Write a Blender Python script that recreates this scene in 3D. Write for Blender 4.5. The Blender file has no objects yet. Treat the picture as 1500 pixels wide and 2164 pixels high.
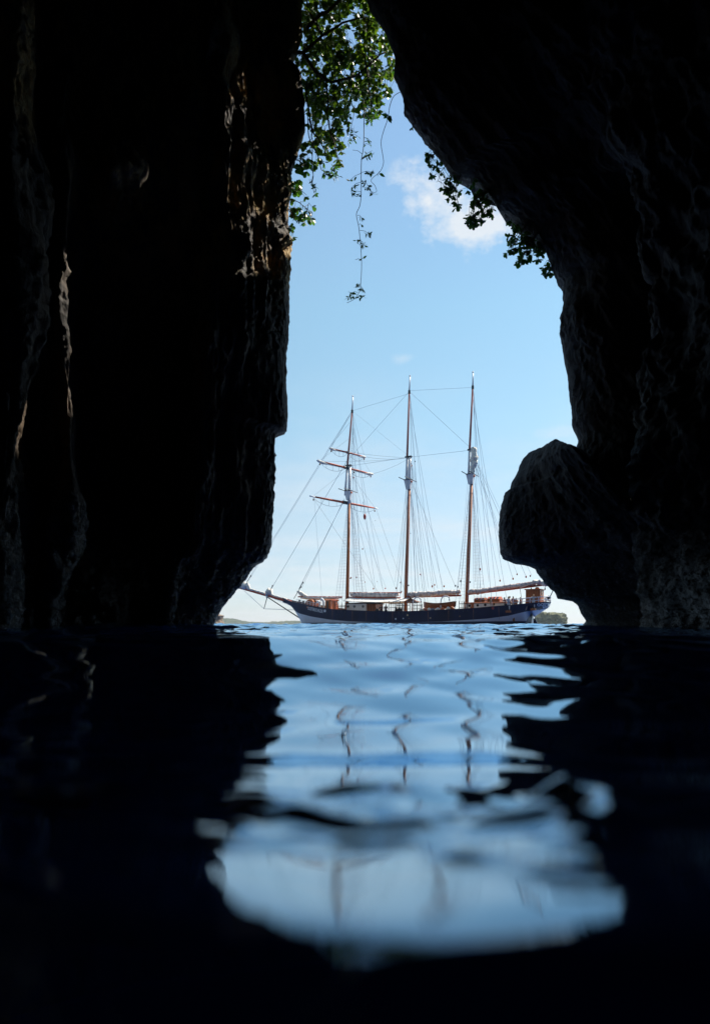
import bpy, math, random
import numpy as np
from mathutils import Vector
random.seed(7); rng = np.random.default_rng(11)
R = math.radians
scene = bpy.context.scene
C = scene.collection

# ------------------------------------------------------------------ camera
HC, F, CX, HY = 0.2, 1443.0, 750.0, 1322.0      # eye height, focal length / centre / horizon in photograph pixels
cam_d = bpy.data.cameras.new('camera'); cam = bpy.data.objects.new('camera', cam_d); C.objects.link(cam)
cam.location = (0, 0, HC); cam.rotation_euler = (R(90), 0, 0)
cam_d.sensor_fit = 'VERTICAL'; cam_d.sensor_height = 36; cam_d.sensor_width = 24; cam_d.lens = 24.0
cam_d.shift_y = 240 / 2164; cam_d.clip_start = 0.02; cam_d.clip_end = 20000
cam_d.dof.use_dof = True; cam_d.dof.focus_distance = 80; cam_d.dof.aperture_fstop = 1.25
scene.camera = cam

# ------------------------------------------------------------------ sky and sun
SUN = Vector((0.86, 0.62, 1.20)).normalized()
sun_el = math.asin(SUN.z); sun_az = math.atan2(SUN.x, SUN.y)
world = bpy.data.worlds.new('World'); scene.world = world; world.use_nodes = True
nt = world.node_tree; nt.nodes.clear()
N = nt.nodes.new; Lk = nt.links.new
w_out = N('ShaderNodeOutputWorld'); w_bg = N('ShaderNodeBackground'); w_bg.inputs['Strength'].default_value = 0.12
sky = N('ShaderNodeTexSky'); sky.sky_type = 'NISHITA'; sky.sun_disc = False
sky.sun_elevation = sun_el; sky.sun_rotation = sun_az
sky.air_density = 1.0; sky.dust_density = 0.0; sky.ozone_density = 1.0
tc = N('ShaderNodeTexCoord')
def vmath(op, a, b=None):
    n = N('ShaderNodeVectorMath'); n.operation = op
    for i, v in enumerate((a, b)):
        if v is None: continue
        if isinstance(v, (tuple, list, Vector)): n.inputs[i].default_value = tuple(v)
        else: Lk(v, n.inputs[i])
    return n
def fmath(op, a, b=None, clamp=False):
    n = N('ShaderNodeMath'); n.operation = op; n.use_clamp = clamp
    for i, v in enumerate((a, b)):
        if v is None: continue
        if isinstance(v, (int, float)): n.inputs[i].default_value = v
        else: Lk(v, n.inputs[i])
    return n.outputs[0]
dirv = vmath('NORMALIZE', tc.outputs['Generated']).outputs[0]
sep = N('ShaderNodeSeparateXYZ'); Lk(dirv, sep.inputs[0])
# thin cloud sheets: noise on a flat layer, seen in perspective
zc = fmath('ADD', fmath('MAXIMUM', sep.outputs['Z'], 0.0), 0.09)
cmb = N('ShaderNodeCombineXYZ')
Lk(fmath('DIVIDE', sep.outputs['X'], zc), cmb.inputs[0]); Lk(fmath('DIVIDE', sep.outputs['Y'], zc), cmb.inputs[1])
nz = N('ShaderNodeTexNoise'); nz.inputs['Scale'].default_value = 1.15; nz.inputs['Detail'].default_value = 9
nz.inputs['Roughness'].default_value = 0.6; nz.inputs['Distortion'].default_value = 0.3
Lk(vmath('ADD', cmb.outputs[0], (3.1, 0.6, 0)).outputs[0], nz.inputs['Vector'])
rp = N('ShaderNodeValToRGB'); rp.color_ramp.elements[0].position = 0.44; rp.color_ramp.elements[1].position = 0.74
Lk(nz.outputs['Fac'], rp.inputs[0])
low = fmath('SUBTRACT', 1.0, fmath('DIVIDE', fmath('MAXIMUM', sep.outputs['Z'], 0.0), 0.36), clamp=True)
sheet = fmath('MULTIPLY', fmath('MULTIPLY', rp.outputs[0], fmath('ADD', fmath('MULTIPLY', low, 0.80), 0.02)), 1.0)
mask = sheet
n2 = N('ShaderNodeTexNoise'); n2.inputs['Scale'].default_value = 17; n2.inputs['Detail'].default_value = 8; n2.inputs['Roughness'].default_value = 0.62
Lk(vmath('MULTIPLY', dirv, (1.0, 1.0, 1.5)).outputs[0], n2.inputs['Vector'])
for (px, py, rx, rz, gain) in ((905, 418, 0.080, 0.054, 0.90), (1015, 468, 0.115, 0.045, 0.85), (850, 757, 0.03, 0.012, 0.25), (1180, 915, 0.05, 0.014, 0.25)):
    d = Vector(((px - CX) / F, 1, (HY - py) / F)).normalized()
    q = vmath('DIVIDE', vmath('SUBTRACT', dirv, d).outputs[0], (rx, rx, rz))
    ln = N('ShaderNodeVectorMath'); ln.operation = 'LENGTH'; Lk(q.outputs[0], ln.inputs[0])
    f = fmath('SUBTRACT', 1.0, ln.outputs['Value'], clamp=True)
    m = fmath('SUBTRACT', fmath('ADD', fmath('MULTIPLY', f, 1.05), fmath('MULTIPLY', n2.outputs['Fac'], 2.6)), 1.68, clamp=True)
    m = fmath('MULTIPLY', fmath('MULTIPLY', m, fmath('MULTIPLY', f, 3.0, clamp=True), clamp=True), 1.65 * gain, clamp=True)
    mask = fmath('MAXIMUM', mask, fmath('MINIMUM', m, gain))
tr_ = N('ShaderNodeValToRGB'); el = tr_.color_ramp.elements
for i, (z_, c_) in enumerate(((0.0, (.40, .47, .69)), (.085, (.60, .59, .63)), (.15, (.78, .72, .66)), (.28, (.88, .92, .78)), (.42, (.97, 1.06, .88)), (.60, (1.05, 1.10, .99)))):
    e_ = el[i] if i < 2 else el.new(z_)
    e_.position = z_; e_.color = c_ + (1,)
Lk(sep.outputs['Z'], tr_.inputs[0])
tint = N('ShaderNodeMix'); tint.data_type = 'RGBA'; tint.blend_type = 'MULTIPLY'; tint.inputs['Factor'].default_value = 1.0
Lk(sky.outputs[0], tint.inputs['A']); Lk(tr_.outputs[0], tint.inputs['B'])
mx = N('ShaderNodeMix'); mx.data_type = 'RGBA'
Lk(mask, mx.inputs['Factor']); Lk(tint.outputs['Result'], mx.inputs['A']); mx.inputs['B'].default_value = (4.4, 4.6, 4.8, 1)
Lk(mx.outputs['Result'], w_bg.inputs['Color']); Lk(w_bg.outputs[0], w_out.inputs[0])

sd = bpy.data.lights.new('sun', 'SUN'); sd.energy = 4.8; sd.angle = R(0.53); sd.color = (1.0, 0.93, 0.82)
sun = bpy.data.objects.new('sun', sd); C.objects.link(sun); sun.location = (40, 40, 80)
sun.rotation_euler = SUN.to_track_quat('Z', 'Y').to_euler()

scene.view_settings.view_transform = 'Standard'; scene.view_settings.look = 'None'
scene.view_settings.exposure = 0.7; scene.view_settings.gamma = 1.0; scene.view_settings.use_curve_mapping = False
scene.render.engine = 'CYCLES'
scene.cycles.use_denoising = True
scene.cycles.max_bounces = 8; scene.cycles.transparent_max_bounces = 8
scene.cycles.caustics_reflective = False; scene.cycles.caustics_refractive = False
scene.cycles.sample_clamp_indirect = 4.0

# ------------------------------------------------------------------ helpers
_perm = np.random.default_rng(5).permutation(512).astype(np.int64) % 256
_g = np.random.default_rng(6).normal(size=(256, 3)); _g /= np.linalg.norm(_g, axis=1)[:, None]
def perlin(p, seed=0):
    p = np.asarray(p, float) + seed * 17.31
    i = np.floor(p).astype(np.int64); f = p - i
    u = f * f * f * (f * (f * 6 - 15) + 10)
    out = np.zeros(p.shape[:-1])
    for dx in (0, 1):
        for dy in (0, 1):
            for dz in (0, 1):
                h = _perm[(_perm[(_perm[(i[..., 0] + dx) & 255] + i[..., 1] + dy) & 255] + i[..., 2] + dz) & 255]
                g = _g[h]
                v = g[..., 0] * (f[..., 0] - dx) + g[..., 1] * (f[..., 1] - dy) + g[..., 2] * (f[..., 2] - dz)
                wx = u[..., 0] if dx else 1 - u[..., 0]; wy = u[..., 1] if dy else 1 - u[..., 1]; wz = u[..., 2] if dz else 1 - u[..., 2]
                out += v * wx * wy * wz
    return out * 1.6
def fbm(p, octv=4, seed=0, gain=0.5):
    s = 0; a = 1; p = np.asarray(p, float)
    for k in range(octv):
        s = s + a * perlin(p, seed + k); a *= gain; p = p * 2.03
    return s
def link(o, parent=None, label=None, cat=None, group=None, kind=None):
    C.objects.link(o)
    if parent is not None: o.parent = parent
    for k, v in (('label', label), ('category', cat), ('group', group), ('kind', kind)):
        if v: o[k] = v
    return o
def mk(name, v, f, mat, parent=None, smooth=False, fm=None, **kw):
    me = bpy.data.meshes.new(name); me.from_pydata([tuple(x) for x in v], [], f)
    for m in (mat if isinstance(mat, (list, tuple)) else [mat]): me.materials.append(m)
    if fm is not None: me.polygons.foreach_set('material_index', np.asarray(fm, np.int32))
    if smooth: me.polygons.foreach_set('use_smooth', np.ones(len(me.polygons), bool))
    me.update()
    return link(bpy.data.objects.new(name, me), parent, **kw)
def grid_mesh(name, P, mat, parent=None, flip=False, wrap=False, **kw):
    n, m = P.shape[:2]
    idx = np.arange(n * m).reshape(n, m)
    if wrap: idx = np.concatenate([idx, idx[:, :1]], 1)
    a, b, c, d = idx[:-1, :-1], idx[:-1, 1:], idx[1:, 1:], idx[1:, :-1]
    q = np.stack([a, b, c, d] if not flip else [d, c, b, a], -1).reshape(-1, 4).astype(np.int32)
    me = bpy.data.meshes.new(name)
    me.vertices.add(n * m); me.vertices.foreach_set('co', P.reshape(-1).astype(np.float32))
    me.loops.add(q.size); me.loops.foreach_set('vertex_index', q.reshape(-1))
    me.polygons.add(len(q)); me.polygons.foreach_set('loop_start', np.arange(0, q.size, 4, dtype=np.int32))
    me.polygons.foreach_set('loop_total', np.full(len(q), 4, np.int32))
    me.polygons.foreach_set('use_smooth', np.ones(len(q), bool))
    me.update(calc_edges=True); me.validate()
    me.materials.append(mat)
    return link(bpy.data.objects.new(name, me), parent, **kw)
class MB:
    def __init__(s): s.v = []; s.f = []; s.m = []
    def add(s, v, f, m=0):
        o = len(s.v); s.v += [tuple(x) for x in v]; s.f += [tuple(i + o for i in q) for q in f]; s.m += [m] * len(f); return s
    def tube(s, pts, r, n=6, m=0, cap=True):
        pts = [Vector(p) for p in pts]; k = len(pts)
        rs = r if isinstance(r, (list, tuple, np.ndarray)) else [r] * k
        v = []; f = []
        up0 = None
        for i, p in enumerate(pts):
            t = (pts[min(i + 1, k - 1)] - pts[max(i - 1, 0)]).normalized()
            if up0 is None:
                up0 = Vector((0, 0, 1)) if abs(t.z) < 0.9 else Vector((1, 0, 0))
            a = t.cross(up0).normalized(); b = a.cross(t).normalized(); up0 = b
            for j in range(n):
                q = 2 * math.pi * j / n
                v.append(p + (a * math.cos(q) + b * math.sin(q)) * rs[i])
        for i in range(k - 1):
            for j in range(n):
                f.append((i * n + j, i * n + (j + 1) % n, (i + 1) * n + (j + 1) % n, (i + 1) * n + j))
        if cap:
            f.append(tuple(range(n))[::-1]); f.append(tuple((k - 1) * n + j for j in range(n)))
        return s.add(v, f, m)
    def box(s, lo, hi, m=0):
        (x0, y0, z0), (x1, y1, z1) = lo, hi
        v = [(x0, y0, z0), (x1, y0, z0), (x1, y1, z0), (x0, y1, z0), (x0, y0, z1), (x1, y0, z1), (x1, y1, z1), (x0, y1, z1)]
        return s.add(v, [(3, 2, 1, 0), (4, 5, 6, 7), (0, 1, 5, 4), (1, 2, 6, 5), (2, 3, 7, 6), (3, 0, 4, 7)], m)
    def ell(s, c, r, n=8, k=6, m=0, jit=0.0):
        v = []; f = []
        for i in range(k + 1):
            th = math.pi * i / k
            for j in range(n):
                ph = 2 * math.pi * j / n; q = 1 + random.uniform(-jit, jit)
                v.append((c[0] + r[0] * q * math.sin(th) * math.cos(ph), c[1] + r[1] * q * math.sin(th) * math.sin(ph), c[2] + r[2] * q * math.cos(th)))
        for i in range(k):
            for j in range(n): f.append((i * n + j, (i + 1) * n + j, (i + 1) * n + (j + 1) % n, i * n + (j + 1) % n))
        return s.add(v, f, m)
    def build(s, name, mat, parent=None, smooth=False, bevel=0, **kw):
        o = mk(name, s.v, s.f, mat, parent, smooth, s.m, **kw)
        if bevel:
            b = o.modifiers.new('bevel', 'BEVEL'); b.width = bevel; b.segments = 2; b.limit_method = 'ANGLE'
        return o
def at(px, py, Y):
    return Vector(((px - CX) / F * Y, Y, HC + (HY - py) / F * Y))

# ------------------------------------------------------------------ materials
def new_mat(name):
    m = bpy.data.materials.new(name); m.use_nodes = True
    return m, m.node_tree, m.node_tree.nodes['Principled BSDF']
def simple(name, col, rough=0.5, var=0.25, scale=3.0, bump=0.0, stretch=(1, 1, 1), metal=0.0, spec=0.5, coat=0.0):
    m, t, b = new_mat(name)
    n = t.nodes.new('ShaderNodeTexNoise'); n.inputs['Scale'].default_value = scale; n.inputs['Detail'].default_value = 5
    c = t.nodes.new('ShaderNodeTexCoord'); mp = t.nodes.new('ShaderNodeMapping'); mp.inputs['Scale'].default_value = stretch
    t.links.new(c.outputs['Object'], mp.inputs[0]); t.links.new(mp.outputs[0], n.inputs['Vector'])
    r = t.nodes.new('ShaderNodeValToRGB'); r.color_ramp.elements[0].position = 0.3; r.color_ramp.elements[1].position = 0.7
    r.color_ramp.elements[0].color = tuple(x * (1 - var) for x in col) + (1,); r.color_ramp.elements[1].color = tuple(min(1, x * (1 + var)) for x in col) + (1,)
    t.links.new(n.outputs['Fac'], r.inputs[0]); t.links.new(r.outputs[0], b.inputs['Base Color'])
    b.inputs['Roughness'].default_value = rough; b.inputs['Metallic'].default_value = metal
    b.inputs['Specular IOR Level'].default_value = spec; b.inputs['Coat Weight'].default_value = coat
    if bump:
        bp = t.nodes.new('ShaderNodeBump'); bp.inputs['Strength'].default_value = bump; bp.inputs['Distance'].default_value = 0.05
        t.links.new(n.outputs['Fac'], bp.inputs['Height']); t.links.new(bp.outputs[0], b.inputs['Normal'])
    return m
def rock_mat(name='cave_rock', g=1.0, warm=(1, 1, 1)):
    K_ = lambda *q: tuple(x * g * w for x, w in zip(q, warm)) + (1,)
    m, t, b = new_mat(name); n_ = t.nodes.new; l = t.links.new
    c = n_('ShaderNodeTexCoord')
    def noise(scale, stretch, det=6, rough=0.6):
        mp = n_('ShaderNodeMapping'); mp.inputs['Scale'].default_value = stretch; l(c.outputs['Object'], mp.inputs[0])
        n = n_('ShaderNodeTexNoise'); n.inputs['Scale'].default_value = scale; n.inputs['Detail'].default_value = det; n.inputs['Roughness'].default_value = rough
        l(mp.outputs[0], n.inputs['Vector']); return n
    a = noise(0.55, (1, 1, 0.35)); streak = noise(1.6, (1, 1, 0.12)); fine = noise(7, (1, 1, 0.8), 8, 0.7); spk = noise(5.5, (1, 1, 1), 5, 0.75)
    r = n_('ShaderNodeValToRGB'); e = r.color_ramp.elements
    e[0].position = 0.30; e[0].color = K_(0.016, 0.016, 0.017); e[1].position = 0.72; e[1].color = K_(0.12, 0.075, 0.038)
    q = e.new(0.5); q.color = K_(0.040, 0.035, 0.031)
    l(a.outputs['Fac'], r.inputs[0])
    r2 = n_('ShaderNodeValToRGB'); r2.color_ramp.elements[0].position = 0.54; r2.color_ramp.elements[1].position = 0.70
    l(streak.outputs['Fac'], r2.inputs[0])
    m1 = n_('ShaderNodeMix'); m1.data_type = 'RGBA'; l(r2.outputs[0], m1.inputs['Factor']); l(r.outputs[0], m1.inputs['A']); m1.inputs['B'].default_value = K_(0.12, 0.105, 0.09)
    # ochre rock, with warm sunlight painted into its colour on the upper left wall
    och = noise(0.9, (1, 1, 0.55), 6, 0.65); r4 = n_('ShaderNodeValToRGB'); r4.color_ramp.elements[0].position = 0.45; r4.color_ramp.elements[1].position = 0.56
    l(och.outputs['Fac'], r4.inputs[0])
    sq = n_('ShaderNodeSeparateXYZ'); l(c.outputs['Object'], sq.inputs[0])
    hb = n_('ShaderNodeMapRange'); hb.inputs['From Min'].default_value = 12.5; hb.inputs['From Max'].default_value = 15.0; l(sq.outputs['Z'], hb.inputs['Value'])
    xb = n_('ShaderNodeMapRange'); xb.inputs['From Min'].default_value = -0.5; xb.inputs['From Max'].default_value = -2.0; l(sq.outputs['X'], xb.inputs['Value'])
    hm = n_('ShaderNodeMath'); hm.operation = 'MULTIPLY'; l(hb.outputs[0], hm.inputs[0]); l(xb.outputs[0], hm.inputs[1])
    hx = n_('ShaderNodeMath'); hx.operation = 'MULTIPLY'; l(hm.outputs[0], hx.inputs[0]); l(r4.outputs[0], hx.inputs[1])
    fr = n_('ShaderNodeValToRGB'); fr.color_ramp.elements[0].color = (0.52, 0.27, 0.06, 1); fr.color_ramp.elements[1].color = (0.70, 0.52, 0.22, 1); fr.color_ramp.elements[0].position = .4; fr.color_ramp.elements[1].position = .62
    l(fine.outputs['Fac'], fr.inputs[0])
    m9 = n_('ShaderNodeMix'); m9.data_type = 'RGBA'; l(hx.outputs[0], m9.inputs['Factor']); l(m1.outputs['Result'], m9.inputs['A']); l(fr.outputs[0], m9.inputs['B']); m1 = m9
    # salt- and barnacle-whitened tide zone, its white speckle raised to paint in wet glints
    sp = n_('ShaderNodeSeparateXYZ'); l(c.outputs['Object'], sp.inputs[0])
    mr = n_('ShaderNodeMapRange'); mr.inputs['From Min'].default_value = 0.3; mr.inputs['From Max'].default_value = 4.4; mr.inputs['To Min'].default_value = 1; mr.inputs['To Max'].default_value = 0
    l(sp.outputs['Z'], mr.inputs['Value'])
    r3 = n_('ShaderNodeValToRGB'); r3.color_ramp.elements[0].position = 0.42; r3.color_ramp.elements[1].position = 0.60
    l(spk.outputs['Fac'], r3.inputs[0])
    mu = n_('ShaderNodeMath'); mu.operation = 'MULTIPLY'; l(mr.outputs[0], mu.inputs[0]); l(r3.outputs[0], mu.inputs[1])
    m2 = n_('ShaderNodeMix'); m2.data_type = 'RGBA'; l(mu.outputs[0], m2.inputs['Factor']); l(m1.outputs['Result'], m2.inputs['A']); m2.inputs['B'].default_value = (0.70, 0.71, 0.72, 1)
    l(m2.outputs['Result'], b.inputs['Base Color'])
    rr = n_('ShaderNodeMapRange'); rr.inputs['From Min'].default_value = 0; rr.inputs['From Max'].default_value = 4.0; rr.inputs['To Min'].default_value = 0.16; rr.inputs['To Max'].default_value = 0.8
    l(sp.outputs['Z'], rr.inputs['Value']); l(rr.outputs[0], b.inputs['Roughness'])
    bp = n_('ShaderNodeBump'); bp.inputs['Strength'].default_value = 0.9; bp.inputs['Distance'].default_value = 0.12
    pit = n_('ShaderNodeTexVoronoi'); pit.inputs['Scale'].default_value = 3.4; pit.feature = 'F1'; l(c.outputs['Object'], pit.inputs['Vector'])
    ph = n_('ShaderNodeMath'); ph.operation = 'MULTIPLY_ADD'; ph.inputs[1].default_value = 0.55; l(pit.outputs['Distance'], ph.inputs[0]); l(fine.outputs['Fac'], ph.inputs[2])
    sh_ = n_('ShaderNodeMath'); sh_.operation = 'MULTIPLY_ADD'; l(mu.outputs[0], sh_.inputs[0]); sh_.inputs[1].default_value = 0.8; l(ph.outputs[0], sh_.inputs[2])
    l(sh_.outputs[0], bp.inputs['Height'])
    bp2 = n_('ShaderNodeBump'); bp2.inputs['Strength'].default_value = 0.7; bp2.inputs['Distance'].default_value = 0.3
    bp3 = n_('ShaderNodeBump'); bp3.inputs['Distance'].default_value = 0.55; l(mr.outputs[0], bp3.inputs['Strength']); l(spk.outputs['Fac'], bp3.inputs['Height'])
    l(streak.outputs['Fac'], bp2.inputs['Height']); l(bp3.outputs[0], bp2.inputs['Normal']); l(bp2.outputs[0], bp.inputs['Normal']); l(bp.outputs[0], b.inputs['Normal'])
    return m
def water_mat():
    m, t, b = new_mat('sea_water'); n_ = t.nodes.new; l = t.links.new
    c = n_('ShaderNodeTexCoord')
    t.nodes.remove(b)
    df = n_('ShaderNodeBsdfDiffuse'); df.inputs['Color'].default_value = (0.004, 0.048, 0.24, 1)
    gl = n_('ShaderNodeBsdfGlossy'); gl.inputs['Color'].default_value = (0.62, 0.83, 1.0, 1); gl.inputs['Roughness'].default_value = 0.012
    fn = n_('ShaderNodeFresnel'); fn.inputs['IOR'].default_value = 1.34
    pw = n_('ShaderNodeMath'); pw.operation = 'POWER'; pw.inputs[1].default_value = 0.42; l(fn.outputs[0], pw.inputs[0])
    mxs = n_('ShaderNodeMixShader'); l(pw.outputs[0], mxs.inputs[0]); l(df.outputs[0], mxs.inputs[1]); l(gl.outputs[0], mxs.inputs[2]); l(mxs.outputs[0], t.nodes['Material Output'].inputs['Surface'])
    n = n_('ShaderNodeTexNoise'); n.inputs['Scale'].default_value = 2.2; n.inputs['Detail'].default_value = 4; n.inputs['Roughness'].default_value = 0.55
    l(c.outputs['Object'], n.inputs['Vector'])
    sp = n_('ShaderNodeSeparateXYZ'); l(c.outputs['Object'], sp.inputs[0])
    mr = n_('ShaderNodeMapRange'); mr.inputs['From Min'].default_value = 18; mr.inputs['From Max'].default_value = 40; mr.inputs['To Min'].default_value = 0.0; mr.inputs['To Max'].default_value = 0.9
    l(sp.outputs['Y'], mr.inputs['Value'])
    bp = n_('ShaderNodeBump'); bp.inputs['Distance'].default_value = 0.14; l(mr.outputs[0], bp.inputs['Strength']); l(n.outputs['Fac'], bp.inputs['Height'])
    for q in (df, gl, fn): l(bp.outputs[0], q.inputs['Normal'])
    return m
def leaf_mat(name, lo, hi):
    m, t, b = new_mat(name); n_ = t.nodes.new; l = t.links.new
    oi = n_('ShaderNodeObjectInfo'); ge = n_('ShaderNodeNewGeometry')
    ad = n_('ShaderNodeMath'); ad.operation = 'ADD'; l(oi.outputs['Random'], ad.inputs[0]); l(ge.outputs['Random Per Island'], ad.inputs[1])
    fr = n_('ShaderNodeMath'); fr.operation = 'FRACT'; l(ad.outputs[0], fr.inputs[0])
    r = n_('ShaderNodeValToRGB'); r.color_ramp.elements[0].color = lo + (1,); r.color_ramp.elements[1].color = hi + (1,)
    l(fr.outputs[0], r.inputs[0])
    l(r.outputs[0], b.inputs['Base Color']); b.inputs['Roughness'].default_value = 0.4
    tr = n_('ShaderNodeBsdfTranslucent'); g = n_('ShaderNodeMix'); g.data_type = 'RGBA'; g.blend_type = 'MULTIPLY'; g.inputs['Factor'].default_value = 1
    l(r.outputs[0], g.inputs['A']); g.inputs['B'].default_value = (2.2, 2.4, 0.7, 1); l(g.outputs['Result'], tr.inputs['Color'])
    ms = n_('ShaderNodeMixShader'); ms.inputs[0].default_value = 0.42; l(b.outputs[0], ms.inputs[1]); l(tr.outputs[0], ms.inputs[2])
    l(ms.outputs[0], t.nodes['Material Output'].inputs['Surface'])
    return m
def forest_mat(name, stops, scale):
    m, t, b = new_mat(name); n_ = t.nodes.new; l = t.links.new
    c = n_('ShaderNodeTexCoord'); n = n_('ShaderNodeTexNoise'); n.inputs['Scale'].default_value = scale; n.inputs['Detail'].default_value = 7; n.inputs['Roughness'].default_value = 0.7
    l(c.outputs['Object'], n.inputs['Vector'])
    r = n_('ShaderNodeValToRGB'); e = r.color_ramp.elements; e[0].position = 0.32; e[0].color = stops[0] + (1,); e[1].position = 0.7; e[1].color = stops[1] + (1,)
    l(n.outputs['Fac'], r.inputs[0]); l(r.outputs[0], b.inputs['Base Color']); b.inputs['Roughness'].default_value = 0.85
    bp = n_('ShaderNodeBump'); bp.inputs['Strength'].default_value = 1; bp.inputs['Distance'].default_value = 2.0 / scale * 0.5; l(n.outputs['Fac'], bp.inputs['Height']); l(bp.outputs[0], b.inputs['Normal'])
    return m
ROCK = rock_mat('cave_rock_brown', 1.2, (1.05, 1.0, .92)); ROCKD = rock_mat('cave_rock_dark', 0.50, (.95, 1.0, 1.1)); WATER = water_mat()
LEAF = leaf_mat('broad_leaf', (0.018, 0.055, 0.014), (0.10, 0.15, 0.022))
LEAFD = leaf_mat('dark_leaf', (0.020, 0.062, 0.018), (0.052, 0.115, 0.030))
BARK = simple('bark', (0.10, 0.07, 0.045), 0.85, 0.4, 9, 0.5)
STEM = simple('vine_stem', (0.045, 0.045, 0.03), 0.8, 0.3, 9)
M = dict(
    navy=simple('navy_paint', (0.005, 0.013, 0.042), 0.5, 0.30, 0.9, 0.05, (1, 1, 0.25), spec=.2),
    white=simple('white_paint', (0.74, 0.74, 0.74), 0.38, 0.06, 1.5),
    hullwhite=simple('white_hull_paint', (0.66, 0.68, 0.70), 0.35, 0.08, 0.8, 0, (1, 1, 0.3)),
    boot=simple('boot_top_paint', (0.012, 0.024, 0.055), 0.4, 0.3, 1),
    mast=simple('varnished_mast', (0.40, 0.135, 0.050), 0.6, 0.25, 2, 0, (6, 6, 0.4), spec=.25),
    topmast=simple('red_brown_spar', (0.46, 0.085, 0.040), 0.6, 0.2, 2, 0, (6, 6, 0.4), spec=.25),
    wood=simple('varnished_wood', (0.36, 0.11, 0.035), 0.5, 0.3, 3, 0, (1, 1, 6), spec=.3),
    orange=simple('orange_wood', (0.62, 0.14, 0.035), 0.4, 0.2, 3),
    dark=simple('dark_iron', (0.020, 0.020, 0.022), 0.5, 0.3, 4),
    canvas=simple('white_canvas', (0.78, 0.73, 0.63), 0.85, 0.14, 2.5, 0.6),
    sail=simple('weathered_sail', (0.66, 0.59, 0.54), 0.88, 0.22, 2.2, 0.6),
    awning=simple('awning_cloth', (0.76, 0.74, 0.68), 0.85, 0.06, 1.5, 0.2),
    brownsail=simple('brown_tarpaulin', (0.20, 0.085, 0.05), 0.8, 0.2, 2),
    rope=simple('rope', (0.24, 0.25, 0.27), 0.8, 0.2, 6),
    wire=simple('steel_wire', (0.32, 0.40, 0.47), 0.5, 0.2, 6),
    deck=simple('teak_deck', (0.33, 0.23, 0.14), 0.7, 0.2, 2, 0, (0.3, 8, 1)),
    glass=simple('porthole_glass', (0.012, 0.015, 0.02), 0.08, 0.2, 2),
    brass=simple('brass_ring', (0.55, 0.42, 0.22), 0.35, 0.2, 5, metal=0.7),
    red=simple('red_paint', (0.45, 0.045, 0.03), 0.45, 0.2, 3),
    letter=simple('letter_paint', (0.80, 0.80, 0.78), 0.45, 0.04, 3),
    rust=simple('rust_stain', (0.22, 0.10, 0.045), 0.8, 0.4, 5),
)

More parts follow.
